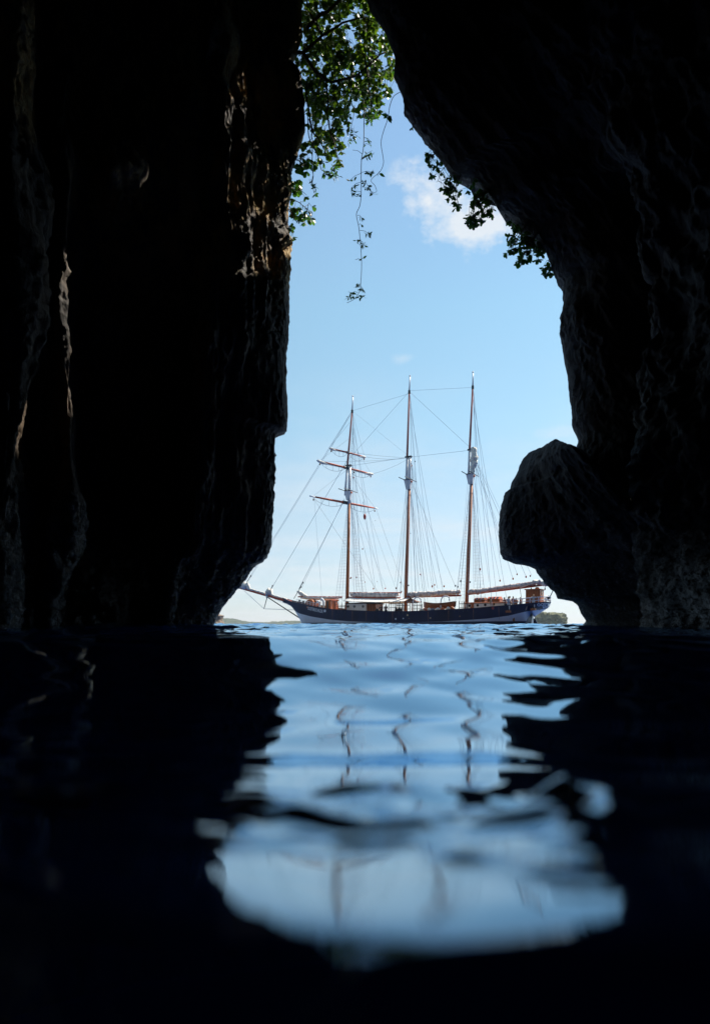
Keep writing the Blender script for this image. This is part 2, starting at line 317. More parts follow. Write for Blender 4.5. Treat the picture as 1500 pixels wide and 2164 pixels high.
# ------------------------------------------------------------------ sea
def sea():
    r = np.concatenate([np.geomspace(0.06, 8, 460), np.linspace(8, 45, 210)[1:], np.geomspace(45, 170, 190)[1:], np.geomspace(170, 3800, 60)[1:]])
    fan = np.linspace(-44, 44, 560); back = np.linspace(44, 316, 70)[1:-1]
    th = np.radians(np.concatenate([fan, back]))
    Rr, T = np.meshgrid(r, th, indexing='ij')
    X = Rr * np.sin(T); Y = Rr * np.cos(T)
    H = np.zeros_like(X)
    sm = lambda a, b, t: np.clip((t - a) / (b - a), 0, 1) ** 2 * (3 - 2 * np.clip((t - a) / (b - a), 0, 1))
    def wave(lx, ly, amp, ph=0.0, warp=0.0, ws=1.0, seed=0):
        k = 2 * math.pi / math.hypot(lx, ly); dx, dy = lx / math.hypot(lx, ly), ly / math.hypot(lx, ly)
        p = k * (X * dx + Y * dy) + ph
        if warp: p = p + warp * perlin(np.stack([X * ws, Y * ws, 0 * X], -1), seed)
        return amp * np.sin(p)
    shelter = sm(9, 30, Y) * sm(0, 1, 1)
    # long lazy undulations inside the cave
    inner = (wave(0.5, 2.6, 0.026, 0.4, 1.8, 0.5, 1) + wave(-0.9, 1.5, 0.0170, 1.9, 2.4, 0.8, 2) + wave(0.25, 0.9, 0.0075, 0.3, 2.6, 1.3, 3)
             + wave(-1.6, 4.4, 0.036, 2.2, 1.2, 0.3, 4) + wave(0.9, 1.1, 0.009, 0.9, 2.4, 0.9, 17) + wave(0.16, 0.45, 0.0016, 0.3, 2.4, 2.2, 13))
    inner = inner * (0.05 + 0.95 * sm(1.5, 6.0, Rr))
    wp = perlin(np.stack([X * 0.45, Y * 0.45, 0 * X], -1), 33)
    swell = 0.10 * np.cos(2 * math.pi * (Y + 0.6 + 0.08 * X + 0.30 * wp) / 5.0) * (1 - sm(4.2, 9, Y))
    rip = (wave(0.10, 0.62, 0.0030, 0.4, 2.0, 1.3, 51) + wave(-0.3, 0.42, 0.0016, 1.4, 2.2, 2.0, 52)) * sm(0.5, 1.2, Rr) * (1 - sm(5, 9, Rr))
    rip = rip + (wave(0.42, 0.30, 0.0046, 0.2, 3.0, 1.1, 61) + wave(-0.30, 0.34, 0.0042, 1.1, 3.0, 1.4, 62) + wave(0.16, 0.15, 0.0012, 0.1, 3.0, 2.4, 67) + wave(0.75, 0.5, 0.0060, 0.7, 2.6, 0.7, 63) + wave(-0.9, 0.35, 0.0050, 2.7, 2.6, 0.6, 64)) * sm(0.9, 2.6, Rr) * np.clip(0.35 + 1.5 * perlin(np.stack([X * 0.35, Y * 0.55, 0 * X], -1), 66), 0.05, 1.2)
    # right in front of the lens: one low ridge and smaller ones behind it
    k = 0.75; near = (1 - sm(1.1, 2.0, Rr / k))
    Xs, Ys = X / k, Y / k
    cl = 0.520 - 0.045 * np.tanh((Xs - 0.05) * 6) + 0.008 * np.sin(13 * Xs + 1)
    dY = Ys - cl; ns = perlin(np.stack([Xs * 5, Ys * 5, 0 * X], -1), 40)
    front = 0.32 * 0.5 * (dY - np.sqrt(dY * dY + 0.022 ** 2))
    n2 = perlin(np.stack([Xs * 2.3, Ys * 2.3, 0 * X], -1), 41)
    gate = np.clip(0.75 + 1.4 * n2, 0.1, 1)
    rid = np.abs(perlin(np.stack([Xs * 3.2 + 0.6 * Ys, Ys * 4.6, 0 * X], -1), 44))
    back = -0.004 * sm(0.0, 0.15, dY) + 0.070 * gate * (0.8 - 2.4 * rid) * sm(0.34, 0.52, dY) * (1 - sm(0.75, 1.15, dY))
    back = back + 0.028 * (1 - np.exp(-(Xs / 0.20) ** 2)) * sm(-0.05, 0.1, dY) * (1 - sm(0.35, 0.6, dY))
    wx = X + 0.035 * perlin(np.stack([X * 9, Y * 9, 0 * X], -1), 71); wy = Y + 0.030 * perlin(np.stack([X * 11, Y * 8, 0 * X], -1), 72) + 0.008 * perlin(np.stack([X * 30, Y * 22, 0 * X], -1), 73)
    wl = 0
    for cx_, cy_, ax_, by_, A_, tl_ in ((-0.060, 0.800, 0.060, 0.040, 0.021, -0.35), (-0.125, 0.900, 0.050, 0.038, 0.017, 0.1), (0.035, 0.760, 0.040, 0.032, 0.015, 0.25), (0.120, 0.880, 0.050, 0.038, 0.016, 0.3), (0.175, 0.720, 0.045, 0.036, 0.018, -0.4), (0.205, 0.600, 0.030, 0.030, 0.013, -0.5), (-0.02, 1.02, 0.06, 0.04, 0.010, 0.2), (0.095, 0.56, 0.030, 0.024, 0.009, -0.6), (-0.10, 0.63, 0.040, 0.026, 0.008, 0.3), (0.02, 0.67, 0.055, 0.028, 0.011, 0.15), (0.15, 0.50, 0.03, 0.022, 0.008, -0.5), (0.24, 0.92, 0.05, 0.04, 0.014, 0.4)):
        u_ = (wx - cx_); v_ = (wy - cy_) - tl_ * u_
        wl = wl + A_ * np.exp(-(u_ / ax_) ** 2 - (v_ / by_) ** 2)
    near_h = wl + k * (front + back + 0.003 * ns) + (wave(0.05, 0.09, 0.0005, 0.5, 1.8, 12, 6) + wave(-0.09, 0.16, 0.0010, 2.0, 1.8, 6, 7)) * sm(0.3, 0.5, dY)
    H += (inner + swell + rip + near * near_h) * (1 - shelter)
    # wind chop outside
    P = np.stack([X, Y, 0 * X], -1)
    chop = 0
    for i, (s, a) in enumerate(((0.16, 0.10), (0.42, 0.10), (0.95, 0.12), (2.1, 0.06))):
        q = perlin(P * np.array([s * 0.75, s, 1]), 20 + i)
        chop = chop + a * (1 - 2.2 * np.abs(q)) * np.exp(-(Rr * s / 90.0) ** 2)
    H += chop * shelter
    H += 0.012 * shelter * wave(3, 9, 1, 0, 1, 0.1, 9) * np.exp(-(Rr / 200) ** 2)
    Pm = np.stack([X, Y, H], -1)
    o = grid_mesh('sea', Pm, WATER, wrap=True, flip=False, kind='structure')
    return o
sea()

# ------------------------------------------------------------------ cave rock
LE = np.array([(680,-300),(672,-240),(655,-150),(642,-60),(636,0),(638,66),(629,101),(611,119),(634,145),(642,211),(644,264),(629,317),(616,361),(618,383),(611,440),(609,488),(618,515),(614,537),(616,572),(611,616),(611,660),(612,668),(609,729),(606,764),(607,826),(608,905),(606,911),(586,918),(581,932),(581,1002),(580,1068),(574,1156),(565,1176),(534,1198),(506,1240),(471,1283),(457,1310),(448,1332),(440,1345)], float)
RE = np.array([(690,-300),(715,-220),(745,-120),(765,-40),(780,0),(809,46),(833,110),(832,158),(852,197),(854,230),(900,288),(938,336),(958,365),(996,370),(1030,398),(1054,437),(1087,461),(1140,494),(1159,533),(1178,586),(1190,598),(1192,629),(1186,658),(1184,700),(1192,740),(1200,790),(1207,850),(1209,895),(1217,910),(1224,926),(1219,945),(1211,970),(1209,992),(1215,1040),(1240,1120),(1275,1345)], float)
BE = np.array([(1176,943),(1165,944),(1157,947),(1143,956),(1115,958.5),(1103,971),(1094,999),(1084,1016),(1082,1033),(1072,1034.5),(1067,1058),(1064,1093),(1063,1127),(1069,1165),(1075,1178),(1103,1190),(1126,1193),(1143,1200),(1153,1217),(1169,1235),(1188,1252),(1193,1264),(1223,1269),(1236,1280),(1242,1297),(1254,1313),(1246,1320),(1254,1332),(1258,1345)], float)
def catmull(K, counts):
    # K: (k, nz, 2) control curves; counts: samples per segment
    out = []
    k = len(K)
    for i in range(k - 1):
        p0, p1, p2, p3 = K[max(i - 1, 0)], K[i], K[i + 1], K[min(i + 2, k - 1)]
        for t in np.linspace(0, 1, counts[i], endpoint=False):
            out.append(0.5 * (2 * p1 + (p2 - p0) * t + (2 * p0 - 5 * p1 + 4 * p2 - p3) * t * t + (3 * p1 - p0 - 3 * p2 + p3) * t ** 3))
    out.append(K[-1])
    return np.stack(out, 1)          # (nz, nu, 2)
def pxX(px, Y): return (px - CX) / F * Y
def displace(P, lipd, big, flute, fine, seed, sign, skew=0.0, rel=1.0):
    du = np.gradient(P, axis=1); dv = np.gradient(P, axis=0)
    n = np.cross(du, dv); n /= np.linalg.norm(n, axis=-1)[..., None] + 1e-9
    m = np.clip((lipd - 0.4) / 2.6, 0, 1); m = m * m * (3 - 2 * m)
    Q = P.copy(); Q[..., 0] += skew * P[..., 2]
    b = fbm(P * 0.17, 3, seed) * big * m
    fl = np.abs(fbm(Q * np.array([0.85, 0.85, 0.10]), 3, seed + 5)) * flute * (0.12 + 0.88 * m)
    md = fbm(Q * np.array([1.3, 1.3, 0.45]), 4, seed + 9) * 0.16 * (0.25 + 0.75 * m)
    fi = fbm(P * 4.0, 4, seed + 14, 0.6) * fine * np.clip(0.75 + 1.3 * fbm(P * 0.45, 2, seed + 31), 0.12, 1.7)
    fi = fi - 0.10 * np.clip(fbm(P * 1.5, 3, seed + 40) - 0.28, 0, 1) * (0.3 + 0.7 * m) * sign * 2.2
    ridge = (1 - np.abs(fbm(Q * np.array([2.2, 2.2, 0.7]), 3, seed + 20))) ** 3 * 0.08 * (0.2 + 0.8 * m)
    return P + n * (sign * (b - fl + rel * (md + ridge)) + fi)[..., None]
def wall_rows(): return np.concatenate([np.linspace(-1.6, -0.2, 6)[:-1], np.arange(-0.2, 28.0, 0.065), np.linspace(28.0, 34, 30)])

def left_wall():
    z = wall_rows(); Yl = 28.0
    py = HY - (z - HC) / Yl * F; py24 = HY - (z - HC) / 24 * F; py21 = HY - (z - HC) / 21 * F
    e = np.interp(py, LE[:, 1], LE[:, 0]); ex = pxX(e, Yl)
    A = np.interp(py24, [-400, 300, 760, 1150, 1200, 1260, 1335], [470, 450, 405, 385, 345, 318, 312])     # inner edge of the big pillar
    B = np.interp(py21, [-400, 300, 650, 900, 1090, 1200, 1335], [165, 165, 160, 176, 172, 140, 122])      # edge of the next column
    Cc = np.interp(py21, [-400, 300, 700, 1000, 1335], [70, 75, 84, 66, 40])
    hi = np.clip((z - 18) / 3, 0, 1)
    low = np.clip((py24 - 350) / 450, 0, 1); low = low * low * (3 - 2 * low)                              # the recess opens up towards the water
    one = np.ones_like(z)
    c = lambda X, Y: np.stack([X * one, Y * one], -1)
    K = [c(-70, 40), c(-16, 34.5), c(ex - 4.2, 31.6), c(ex - 1.1, 29.6), c(ex, Yl),
         c(pxX(e - (0.30 + 0.32 * hi) * (e - A), 26.6 + .6 * hi), 26.6 + .6 * hi), c(pxX(e - (0.72 + .2 * hi) * (e - A), 25.1 + hi), 25.1 + hi), c(pxX(A + 8, 24.9 + .6 * hi), 24.9 + .6 * hi),
         c(pxX(A + 2, 25.4 + 0.8 * low), 25.4 + 0.8 * low), c(pxX(A - 20 + 6 * low, 25.0 + 3.6 * low), 25.0 + 3.6 * low),
         c(pxX(0.5 * (A + B), 24.1 + 4.3 * low), 24.1 + 4.3 * low), c(pxX(B + 22 - 10 * low, 23.1 + 2.6 * low), 23.1 + 2.6 * low),
         c(pxX(B, 21.9), 21.9), c(pxX(B - 32, 21.0), 21.0), c(pxX(Cc + 24, 21.6), 21.6), c(pxX(Cc, 20.2), 20.2),
         c(pxX(Cc - 45, 19.0), 19.0), c(pxX(-90, 18.6), 18.6), c(pxX(-230, 16), 16), c(-13.5, 8), c(-14, 0), c(-12, -10), c(-5, -16.5), c(1.5, -17)]
    cnt = [6, 8, 10, 16, 44, 44, 34, 14, 14, 16, 24, 20, 18, 20, 16, 20, 24, 12, 10, 8, 8, 6, 4]
    G = catmull(K, cnt); nu = G.shape[1]
    P = np.concatenate([G, np.repeat(z[:, None, None], nu, 1)], -1)
    lipd = np.linalg.norm(P[..., :2] - np.stack([ex, Yl * one], -1)[:, None], axis=-1)
    P = displace(P, lipd, 0.55, 0.50, 0.05, 30, -1)
    for bx_, by_, bz_, rx_, rz_, amp in ((pxX(268, 24.0), 24.0, 15.2, .85, 1.4, 2.0), (pxX(395, 24.8), 24.8, 18.9, .6, .8, .6)):      # ribs added to the upper wall, shaped to catch sunlight
        g = np.exp(-((P[..., 0] - bx_) ** 2 + (P[..., 1] - by_) ** 2) / rx_ ** 2 - ((P[..., 2] - bz_) / rz_) ** 2) * amp * (1 + .5 * fbm(P * 1.7, 3, 77))
        P[..., 0] += .25 * g; P[..., 1] -= .97 * g
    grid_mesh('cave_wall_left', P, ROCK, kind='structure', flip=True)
left_wall()

def right_wall():
    z = wall_rows(); Yl = 27.0
    py = HY - (z - HC) / Yl * F
    e = np.interp(py, RE[:, 1], RE[:, 0]); ex = pxX(e, Yl)
    one = np.ones_like(z); c = lambda X, Y: np.stack([X * one, Y * one], -1)
    hi = np.clip((z - 10) / 8, 0, 1); tp = np.clip((z - 25.1) / 1.0, 0, 1)
    e34 = np.interp(HY - (z - HC) / 34.5 * F, RE[:, 1], RE[:, 0]); bx = pxX(e34 + 70, 34.5)  # unseen outer bulge, added to keep sun off the lower left wall
    ox = np.where(tp > 0, bx * (1 - tp) + (ex + 8) * tp, bx); ox = np.maximum(ox, ex + 1.5)
    tq = np.clip((z - 31) / 1.5, 0, 1); e39 = np.interp(HY - (z - HC) / 40.5 * F, RE[:, 1], RE[:, 0]); b39 = np.maximum(pxX(e39 + 80, 40.5), ox + 2.5)  # second unseen bulge farther out, added to stop lower sun rays
    K = [c(70, 50), c(30, 47), c(b39 + 1.5 + 4 * tq, 40.5 - 4 * tq), c(ox + 1.5, 35.5 - 4.0 * tp), c(np.minimum(ox, ex + 4), 30.6 - 1.0 * tp), c(ex + 0.9, 28.4), c(ex, Yl),
         c(pxX(e + 55, 25.7), 25.7), c(pxX(e + 130, 25.0), 25.0), c(pxX(e + 215, 24.2), 24.2), c(pxX(0.45 * e + 800, 22.8), 22.8),
         c(pxX(0.3 * e + 1090, 21), 21), c(pxX(0.15 * e + 1390, 19.2), 19.2), c(pxX(1690, 17), 17), c(13.5, 9), c(14, 0), c(12, -10), c(5, -16.5), c(-1.5, -17)]
    cnt = [6, 8, 8, 10, 10, 16, 40, 40, 36, 36, 36, 30, 24, 10, 10, 8, 6, 4]
    G = catmull(K, cnt); nu = G.shape[1]
    P = np.concatenate([G, np.repeat(z[:, None, None], nu, 1)], -1)
    lipd = np.linalg.norm(P[..., :2] - np.stack([ex, Yl * one], -1)[:, None], axis=-1)
    P = displace(P, lipd, 0.55, 0.45, 0.05, 60, 1, 0.75)
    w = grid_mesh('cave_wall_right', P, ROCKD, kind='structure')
    # the knob of rock that juts out at the foot of the wall, running back into a washed apron
    Yb = 26.6
    ztop = HC + (HY - 943.5) / F * Yb
    zb = np.concatenate([np.linspace(-1.4, -0.15, 6)[:-1], np.arange(-0.15, ztop - 0.02, 0.055), [ztop]])
    pyb = HY - (zb - HC) / Yb * F
    e = np.interp(pyb, BE[:, 1], BE[:, 0])
    rt = np.interp(pyb, [943.5, 950, 961, 975, 1000, 1100, 1180, 1250, 1345], [1169, 1173, 1178, 1184, 1212, 1330, 1420, 1500, 1590])
    one = np.ones_like(zb); c = lambda X, Y: np.stack([X * one, Y * one], -1)
    w_ = np.clip((rt - e) / 120.0, 0.02, 1)
    K = [c(pxX(rt + 5, 26.9), 27.6), c(pxX(0.5 * (e + rt), 28.0), Yb + 1.6 * w_), c(pxX(e + 14 * w_, Yb), Yb + 0.9 * w_), c(pxX(e, Yb), Yb), c(pxX(e + 0.16 * (rt - e), Yb - 0.9 * w_), Yb - 0.9 * w_),
         c(pxX(e + 0.45 * (rt - e), Yb - 2.2 * w_), Yb - 2.2 * w_), c(pxX(e + 0.75 * (rt - e), Yb - 3.6 * w_), Yb - 3.6 * w_), c(pxX(rt, Yb - 4.2 * w_), Yb - 4.2 * w_ ), c(pxX(rt + 60 * w_, Yb - 3.2 * w_), Yb - 2.2 * w_)]
    G = catmull(K, [10, 14, 12, 30, 40, 40, 30, 16]); nu = G.shape[1]
    P = np.concatenate([G, np.repeat(zb[:, None, None], nu, 1)], -1)
    lipd = np.linalg.norm(P[..., :2] - np.stack([pxX(e, Yb), Yb * one], -1)[:, None], axis=-1)
    P = displace(P, lipd, 0.10, 0.10, 0.03, 90, 1, 0.9, 0.35)
    ob = grid_mesh('rock_outcrop', P, ROCKD, parent=w)
    # lid so that the flat top is closed
right_wall()

def roof():
    x = np.linspace(-72, 72, 120); y = np.linspace(-24, 31, 60)
    X, Y = np.meshgrid(x, y, indexing='ij')
    P = np.stack([X, Y, 31.0 + 0 * X], -1)
    P[..., 2] += fbm(P * 0.12, 4, 130) * 0.9
    grid_mesh('cave_roof', P, ROCK, kind='structure')
roof()

# ------------------------------------------------------------------ far land
ISL = forest_mat('far_forest', ((0.035, 0.060, 0.028), (0.12, 0.145, 0.055)), 0.02)
ISR = forest_mat('islet_forest', ((0.045, 0.065, 0.026), (0.26, 0.25, 0.11)), 0.22)
CLIFF = forest_mat('pale_cliff', ((0.13, 0.095, 0.065), (0.50, 0.36, 0.25)), 0.9)
def far_island():
    Yd = 2300.0
    prof = np.array([(300,1309),(400,1304),(440,1302),(468,1304.5),(486,1305.5),(500,1309),(515,1313),(540,1313.5),(562,1314),(585,1312),(610,1310),(635,1310),(665,1311),(700,1314),(745,1319),(790,1324)])
    u = np.linspace(300, 790, 400); v = np.linspace(0, 1, 40)
    U, V = np.meshgrid(u, v, indexing='ij')
    top = HC + (HY - np.interp(U, prof[:, 0], prof[:, 1])) / F * Yd
    Y = Yd - 120 + V * 420
    X = pxX(U, Yd)
    sh = np.sin(np.clip(V / 0.57, 0, 1) * math.pi / 2) ** 0.55 * np.cos(np.clip((V - 0.3) / 0.7, 0, 1) * math.pi / 2) ** 0.8
    P = np.stack([X, Y, 0 * X], -1)
    Z = top * sh * (1 + 0.10 * fbm(P * 0.01, 3, 200)) + 2.3 * fbm(P * 0.06, 4, 210) * np.clip(sh * 3, 0, 1) - 1.0
    P[..., 2] = Z
    grid_mesh('island', P, ISL, flip=True, kind='structure')
far_island()
def islet():
    Yd = 760.0
    x0, x1 = pxX(1085, Yd), pxX(1196, Yd); cx = (x0 + x1) / 2; rx = (x1 - x0) / 2; ry = 24
    nz, nu = 44, 160
    P = np.zeros((nz, nu, 3)); hgt = (HY - 1294) / F * Yd
    th = np.linspace(0, 2 * math.pi, nu, endpoint=False)
    for i in range(nz):
        t = i / (nz - 1)
        r = 0.97 + 0.05 * math.sin(t * 5) if t < 0.5 else max(0.0, 1 - ((t - 0.5) / 0.5) ** 2.2) ** 0.5 * 0.97
        zz = -1 + (hgt + 1) * min(1, (t / 0.5) * 0.66 if t < 0.5 else 0.66 + 0.34 * math.sin((t - 0.5) / 0.5 * math.pi / 2))
        P[i, :, 0] = cx + rx * r * np.sign(np.cos(th)) * np.abs(np.cos(th)) ** 0.75; P[i, :, 1] = Yd + ry * r * np.sin(th); P[i, :, 2] = zz
    n = np.stack([np.cos(th), np.sin(th), 0.35 + 0 * th], -1)
    d = fbm(P * 0.10, 4, 230) * 2.6 + np.abs(fbm(P * 0.45, 3, 240)) * 1.0
    P += n[None] * (d - 0.7)[..., None]
    o = grid_mesh('islet', P, ISR, wrap=True, kind='structure')
    # tree crowns that cover it, too far off to tell apart
    mb = MB()
    for k in range(420):
        i = random.randrange(6, nz - 1); j = random.randrange(nu)
        p = P[i, j]
        if p[1] > Yd + 8 or p[2] > hgt - 0.5: continue
        s = random.uniform(0.5, 1.25)
        mb.ell((p[0], p[1] - 0.2, p[2]), (s, s, s * 0.8), 6, 4, 0, 0.25)
    mb.build('forest', ISR, None, smooth=False, kind='stuff', label='pale green tree crowns covering the small islet', cat='forest')
islet()
def headland():
    Yd = 210.0
    nz, nu = 60, 90
    P = np.zeros((nz, nu, 3)); th = np.linspace(0, 2 * math.pi, nu, endpoint=False)
    xe = pxX(468, Yd); hgt = (HY - 1296) / F * Yd
    for i in range(nz):
        t = i / (nz - 1); s = 1 - 0.1 * t if t < 0.8 else (0.92 - (t - 0.8) * 2.2)
        P[i, :, 0] = xe - 8 + 8 * s * np.cos(th) + 0.3 * math.sin(t * 9); P[i, :, 1] = Yd + 6 + 6 * s * np.sin(th); P[i, :, 2] = -1 + (hgt + 1.6) * t
    n = np.stack([np.cos(th), np.sin(th), 0 * th], -1)
    P += n[None] * (fbm(P * np.array([0.6, 0.6, 0.5]), 5, 260) * 0.55)[..., None]
    grid_mesh('headland', P, CLIFF, wrap=True, kind='structure')
headland()

# ------------------------------------------------------------------ the ship
D0, YAW = 94.0, R(29)
SX = Vector((-math.cos(YAW), math.sin(YAW))); SY = Vector((-math.sin(YAW), -math.cos(YAW)))   # forward, port
SO = Vector(((857 - CX) / F * D0, D0))
def SP(px, py, yl=0.0):
    """ship coordinates of the point seen at a pixel, on the fore-and-aft plane yl metres to port of the centreline"""
    d = Vector(((px - CX) / F, 1.0)); t = (yl + SO.dot(SY)) / d.dot(SY)
    return Vector(((d * t - SO).dot(SX), yl, HC + (HY - py) / F * t))
ship = link(bpy.data.objects.new('sailing_ship', None), label='three-masted topsail schooner with a navy blue and white hull, sails furled', cat='sailing ship')
ship.location = (SO.x, SO.y, 0); ship.rotation_euler = (0, 0, math.pi - YAW)
ship.empty_display_size = 2
def pl(pairs, yl):
    a = np.array([tuple(SP(p[0], p[1], p[2] if len(p) > 2 else yl))[::2] for p in pairs]); return a[np.argsort(a[:, 0])]
rail = pl([(604,1267,.4),(613,1271,.9),(640,1277,2.2),(663,1282,2.9),(700,1288),(737,1290),(786,1292),(830,1292.3),(860,1292.3),(904,1291),(953,1288.3),(1003,1285.6),(1040,1282),(1077,1279,3.5),(1114,1275,3.2),(1150,1272,1.8)], 3.7)
white_l = pl([(631,1292,.3),(638,1296,.6),(663,1303,1.6),(700,1309.5,2.8),(737,1313),(793,1315.2),(860,1315.6),(935,1313.4),(978,1311),(1027,1307.5),(1052,1304.6,2.8),(1077,1301,2.5),(1114,1292,2.0),(1151,1286,1.0)], 3.4)
boot_l = pl([(640,1317,.2),(663,1316,.9),(737,1315.7),(793,1315.3),(860,1315.7),(935,1313.8),(1027,1313.2,2.8),(1090,1313,1.2),(1126,1312.5,0.1)], 3.3)
stem = pl([(598,1271),(604,1274),(611,1277.5),(621,1286),(628,1296),(634,1306),(640,1317),(643,1325)], 0.0)
sternp = pl([(1163,1271),(1158,1284),(1148,1291),(1133,1301),(1126,1306.5)], 0.0)
S_BOW = stem[-1, 0]; S_FW = stem[0, 0]; S_ST = sternp[0, 0]; S_RP = sternp[-1, 0]; LEN = S_BOW - S_ST
def zrail(s): return np.interp(s, np.append(rail[:, 0], S_BOW), np.append(rail[:, 1], rail[-1, 1] + 0.25))
def zbot(s):
    if s > S_FW: return float(np.interp(s, stem[:, 0], stem[:, 1]))
    if s < S_RP: return float(np.interp(s, sternp[:, 0], sternp[:, 1]))
    a = min(1, (s - S_RP) / 0.5); b = min(1, (S_FW - s) / 0.6)
    return (sternp[-1, 1] + 2.4) * (1 - a) ** 1.5 - 1.4 * 1 if a < 1 else -1.4 * b + stem[0, 1] * (1 - b)
def brail(s):
    t = (s - S_ST) / LEN; t = min(max(t, 0), 1)
    f = 1.0
    if t < 0.30: f = max(0.0, 1 - (1 - t / 0.30) ** 2.6) ** 0.5
    if t > 0.52: f = 1 - ((t - 0.52) / 0.48) ** 2.4
    return 3.7 * f + 0.12 * (1 if t > 0.52 else 0)
def hullpt(s, z):
    zb, zr = zbot(s), zrail(s); v = min(max((z - zb) / max(zr - zb, 1e-3), 0), 1)
    t = (s - S_ST) / LEN
    fa = np.interp(t, [0, 0.1, 0.25, 0.45, 0.62, 0.8, 1], [0.42, 0.55, 0.9, 1, 1, 0.72, 0.42])   # fullness of the section
    p = 1.15 + 5.0 * fa ** 3
    if t < 0.12: p = np.interp(t, [0, 0.12], [2.2, p])
    return brail(s) * (1 - (1 - v) ** p) ** (0.62 if t > 0.12 else 0.8)
def build_hull():
    ss = np.concatenate([S_ST + (S_RP - S_ST) * (np.linspace(0, 1, 26) ** 2), np.linspace(S_RP, S_FW, 90)[1:], np.linspace(S_FW, S_BOW, 22)[1:]])
    rows = []
    for s in ss:
        zb, zr = zbot(s), float(zrail(s))
        zbo = float(np.clip(np.interp(s, boot_l[:, 0], boot_l[:, 1]), zb, zr)); zw = float(np.clip(np.interp(s, white_l[:, 0], white_l[:, 1]), zbo, zr))
        if s < S_RP - 0.02: zbo = zb
        z = np.concatenate([np.linspace(zb, zbo, 6)[:-1], np.linspace(zbo, zw, 6)[:-1], np.linspace(zw, zr, 11)])
        rows.append([(s, hullpt(s, q), q) for q in z])
    n, m = len(rows), len(rows[0]); v = []; f = []; fm = []
    for sd in (1, -1):
        o = len(v)
        for r in rows: v += [(a, b * sd, c) for a, b, c in r]
        for i in range(n - 1):
            for j in range(m - 1):
                q = [o + i * m + j, o + (i + 1) * m + j, o + (i + 1) * m + j + 1, o + i * m + j + 1]
                f.append(tuple(q if sd < 0 else q[::-1])); fm.append(1 if j < 5 else (2 if j < 10 else 0))
    # inside of the bulwark
    hull = mk('hull', v, f, [M['navy'], M['boot'], M['hullwhite']], ship, True, fm)
    v = []; f = []
    for i, s in enumerate(ss[2:-2]):
        zr = float(zrail(s)); b = max(brail(s) - 0.10, 0.02); zd = max(zr - 0.85, zbot(s) + .05); b2 = max(min(b, hullpt(s, zd) - .08), .01)
        v += [(s, b, zr), (s, b2, zd), (s, -b2, zd), (s, -b, zr)]
    k = len(ss) - 4
    for i in range(k - 1):
        for j in range(3): f.append((i * 4 + j, i * 4 + j + 1, i * 4 + 4 + j + 1, i * 4 + 4 + j))
    mk('deck', v, f, M['deck'], ship)
    for sd in (1, -1):
        mb = MB(); vv = []; ff = []
        for s in ss:
            b = brail(s) * sd; zr = float(zrail(s))
            vv += [(s, b + 0.07 * sd, zr - 0.03), (s, b + 0.07 * sd, zr + 0.06), (s, b - 0.16 * sd, zr + 0.06), (s, b - 0.16 * sd, zr - 0.03)]
        for i in range(len(ss) - 1):
            for j in range(4): ff.append((i * 4 + j, i * 4 + (j + 1) % 4, i * 4 + 4 + (j + 1) % 4, i * 4 + 4 + j))
        mk('cap_rail', vv, ff, M['navy'], ship)
    return hull
hull = build_hull()
def zdeck(s): return float(zrail(s)) - 0.85

# rudder and keel foot
mb = MB(); a = SP(1127, 1307, 0); b = SP(1139, 1324, 0)
mb.add([(a.x, .1, a.z), (a.x - .25, .1, a.z - .1), (b.x, .1, .02), (b.x, .1, -1.2), (a.x, .1, -1.2), (a.x, -.1, a.z), (a.x - .25, -.1, a.z - .1), (b.x, -.1, .02), (b.x, -.1, -1.2), (a.x, -.1, -1.2)],
       [(0, 1, 2, 3, 4), (9, 8, 7, 6, 5), (0, 5, 6, 1), (1, 6, 7, 2), (2, 7, 8, 3), (3, 8, 9, 4), (4, 9, 5, 0)])
mb.build('rudder', M['boot'], hull)

# lettering
def text_mesh(s, size, spacing=1.0, bold=0.012):
    cu = bpy.data.curves.new('t', 'FONT'); cu.body = s; cu.size = size; cu.space_character = spacing; cu.offset = bold; cu.resolution_u = 3
    ob = bpy.data.objects.new('t', cu); C.objects.link(ob)
    dg = bpy.context.evaluated_depsgraph_get(); me = bpy.data.meshes.new_from_object(ob.evaluated_get(dg))
    v = np.array([x.co[:2] for x in me.vertices]); f = [tuple(p.vertices) for p in me.polygons]
    bpy.data.objects.remove(ob); bpy.data.curves.remove(cu); bpy.data.meshes.remove(me)
    # cut long faces so that the letters can follow the planking
    return v, f
def bow_name():
    v, f = text_mesh('OOSTERSCHELDE', 0.62, 1.05)
    w = v[:, 0].max(); a = SP(645, 1284, 3.0); b = SP(679, 1291, 3.4)
    k = (a.x - b.x) / w
    out = []
    for x, y in v:
        s = a.x - x * k; z = a.z + (b.z - a.z) * (x / w) - 0.28 + y
        out.append((s, hullpt(s, z) + 0.025, z))
    mk('bow_lettering', out, f, M['letter'], hull)
bow_name()
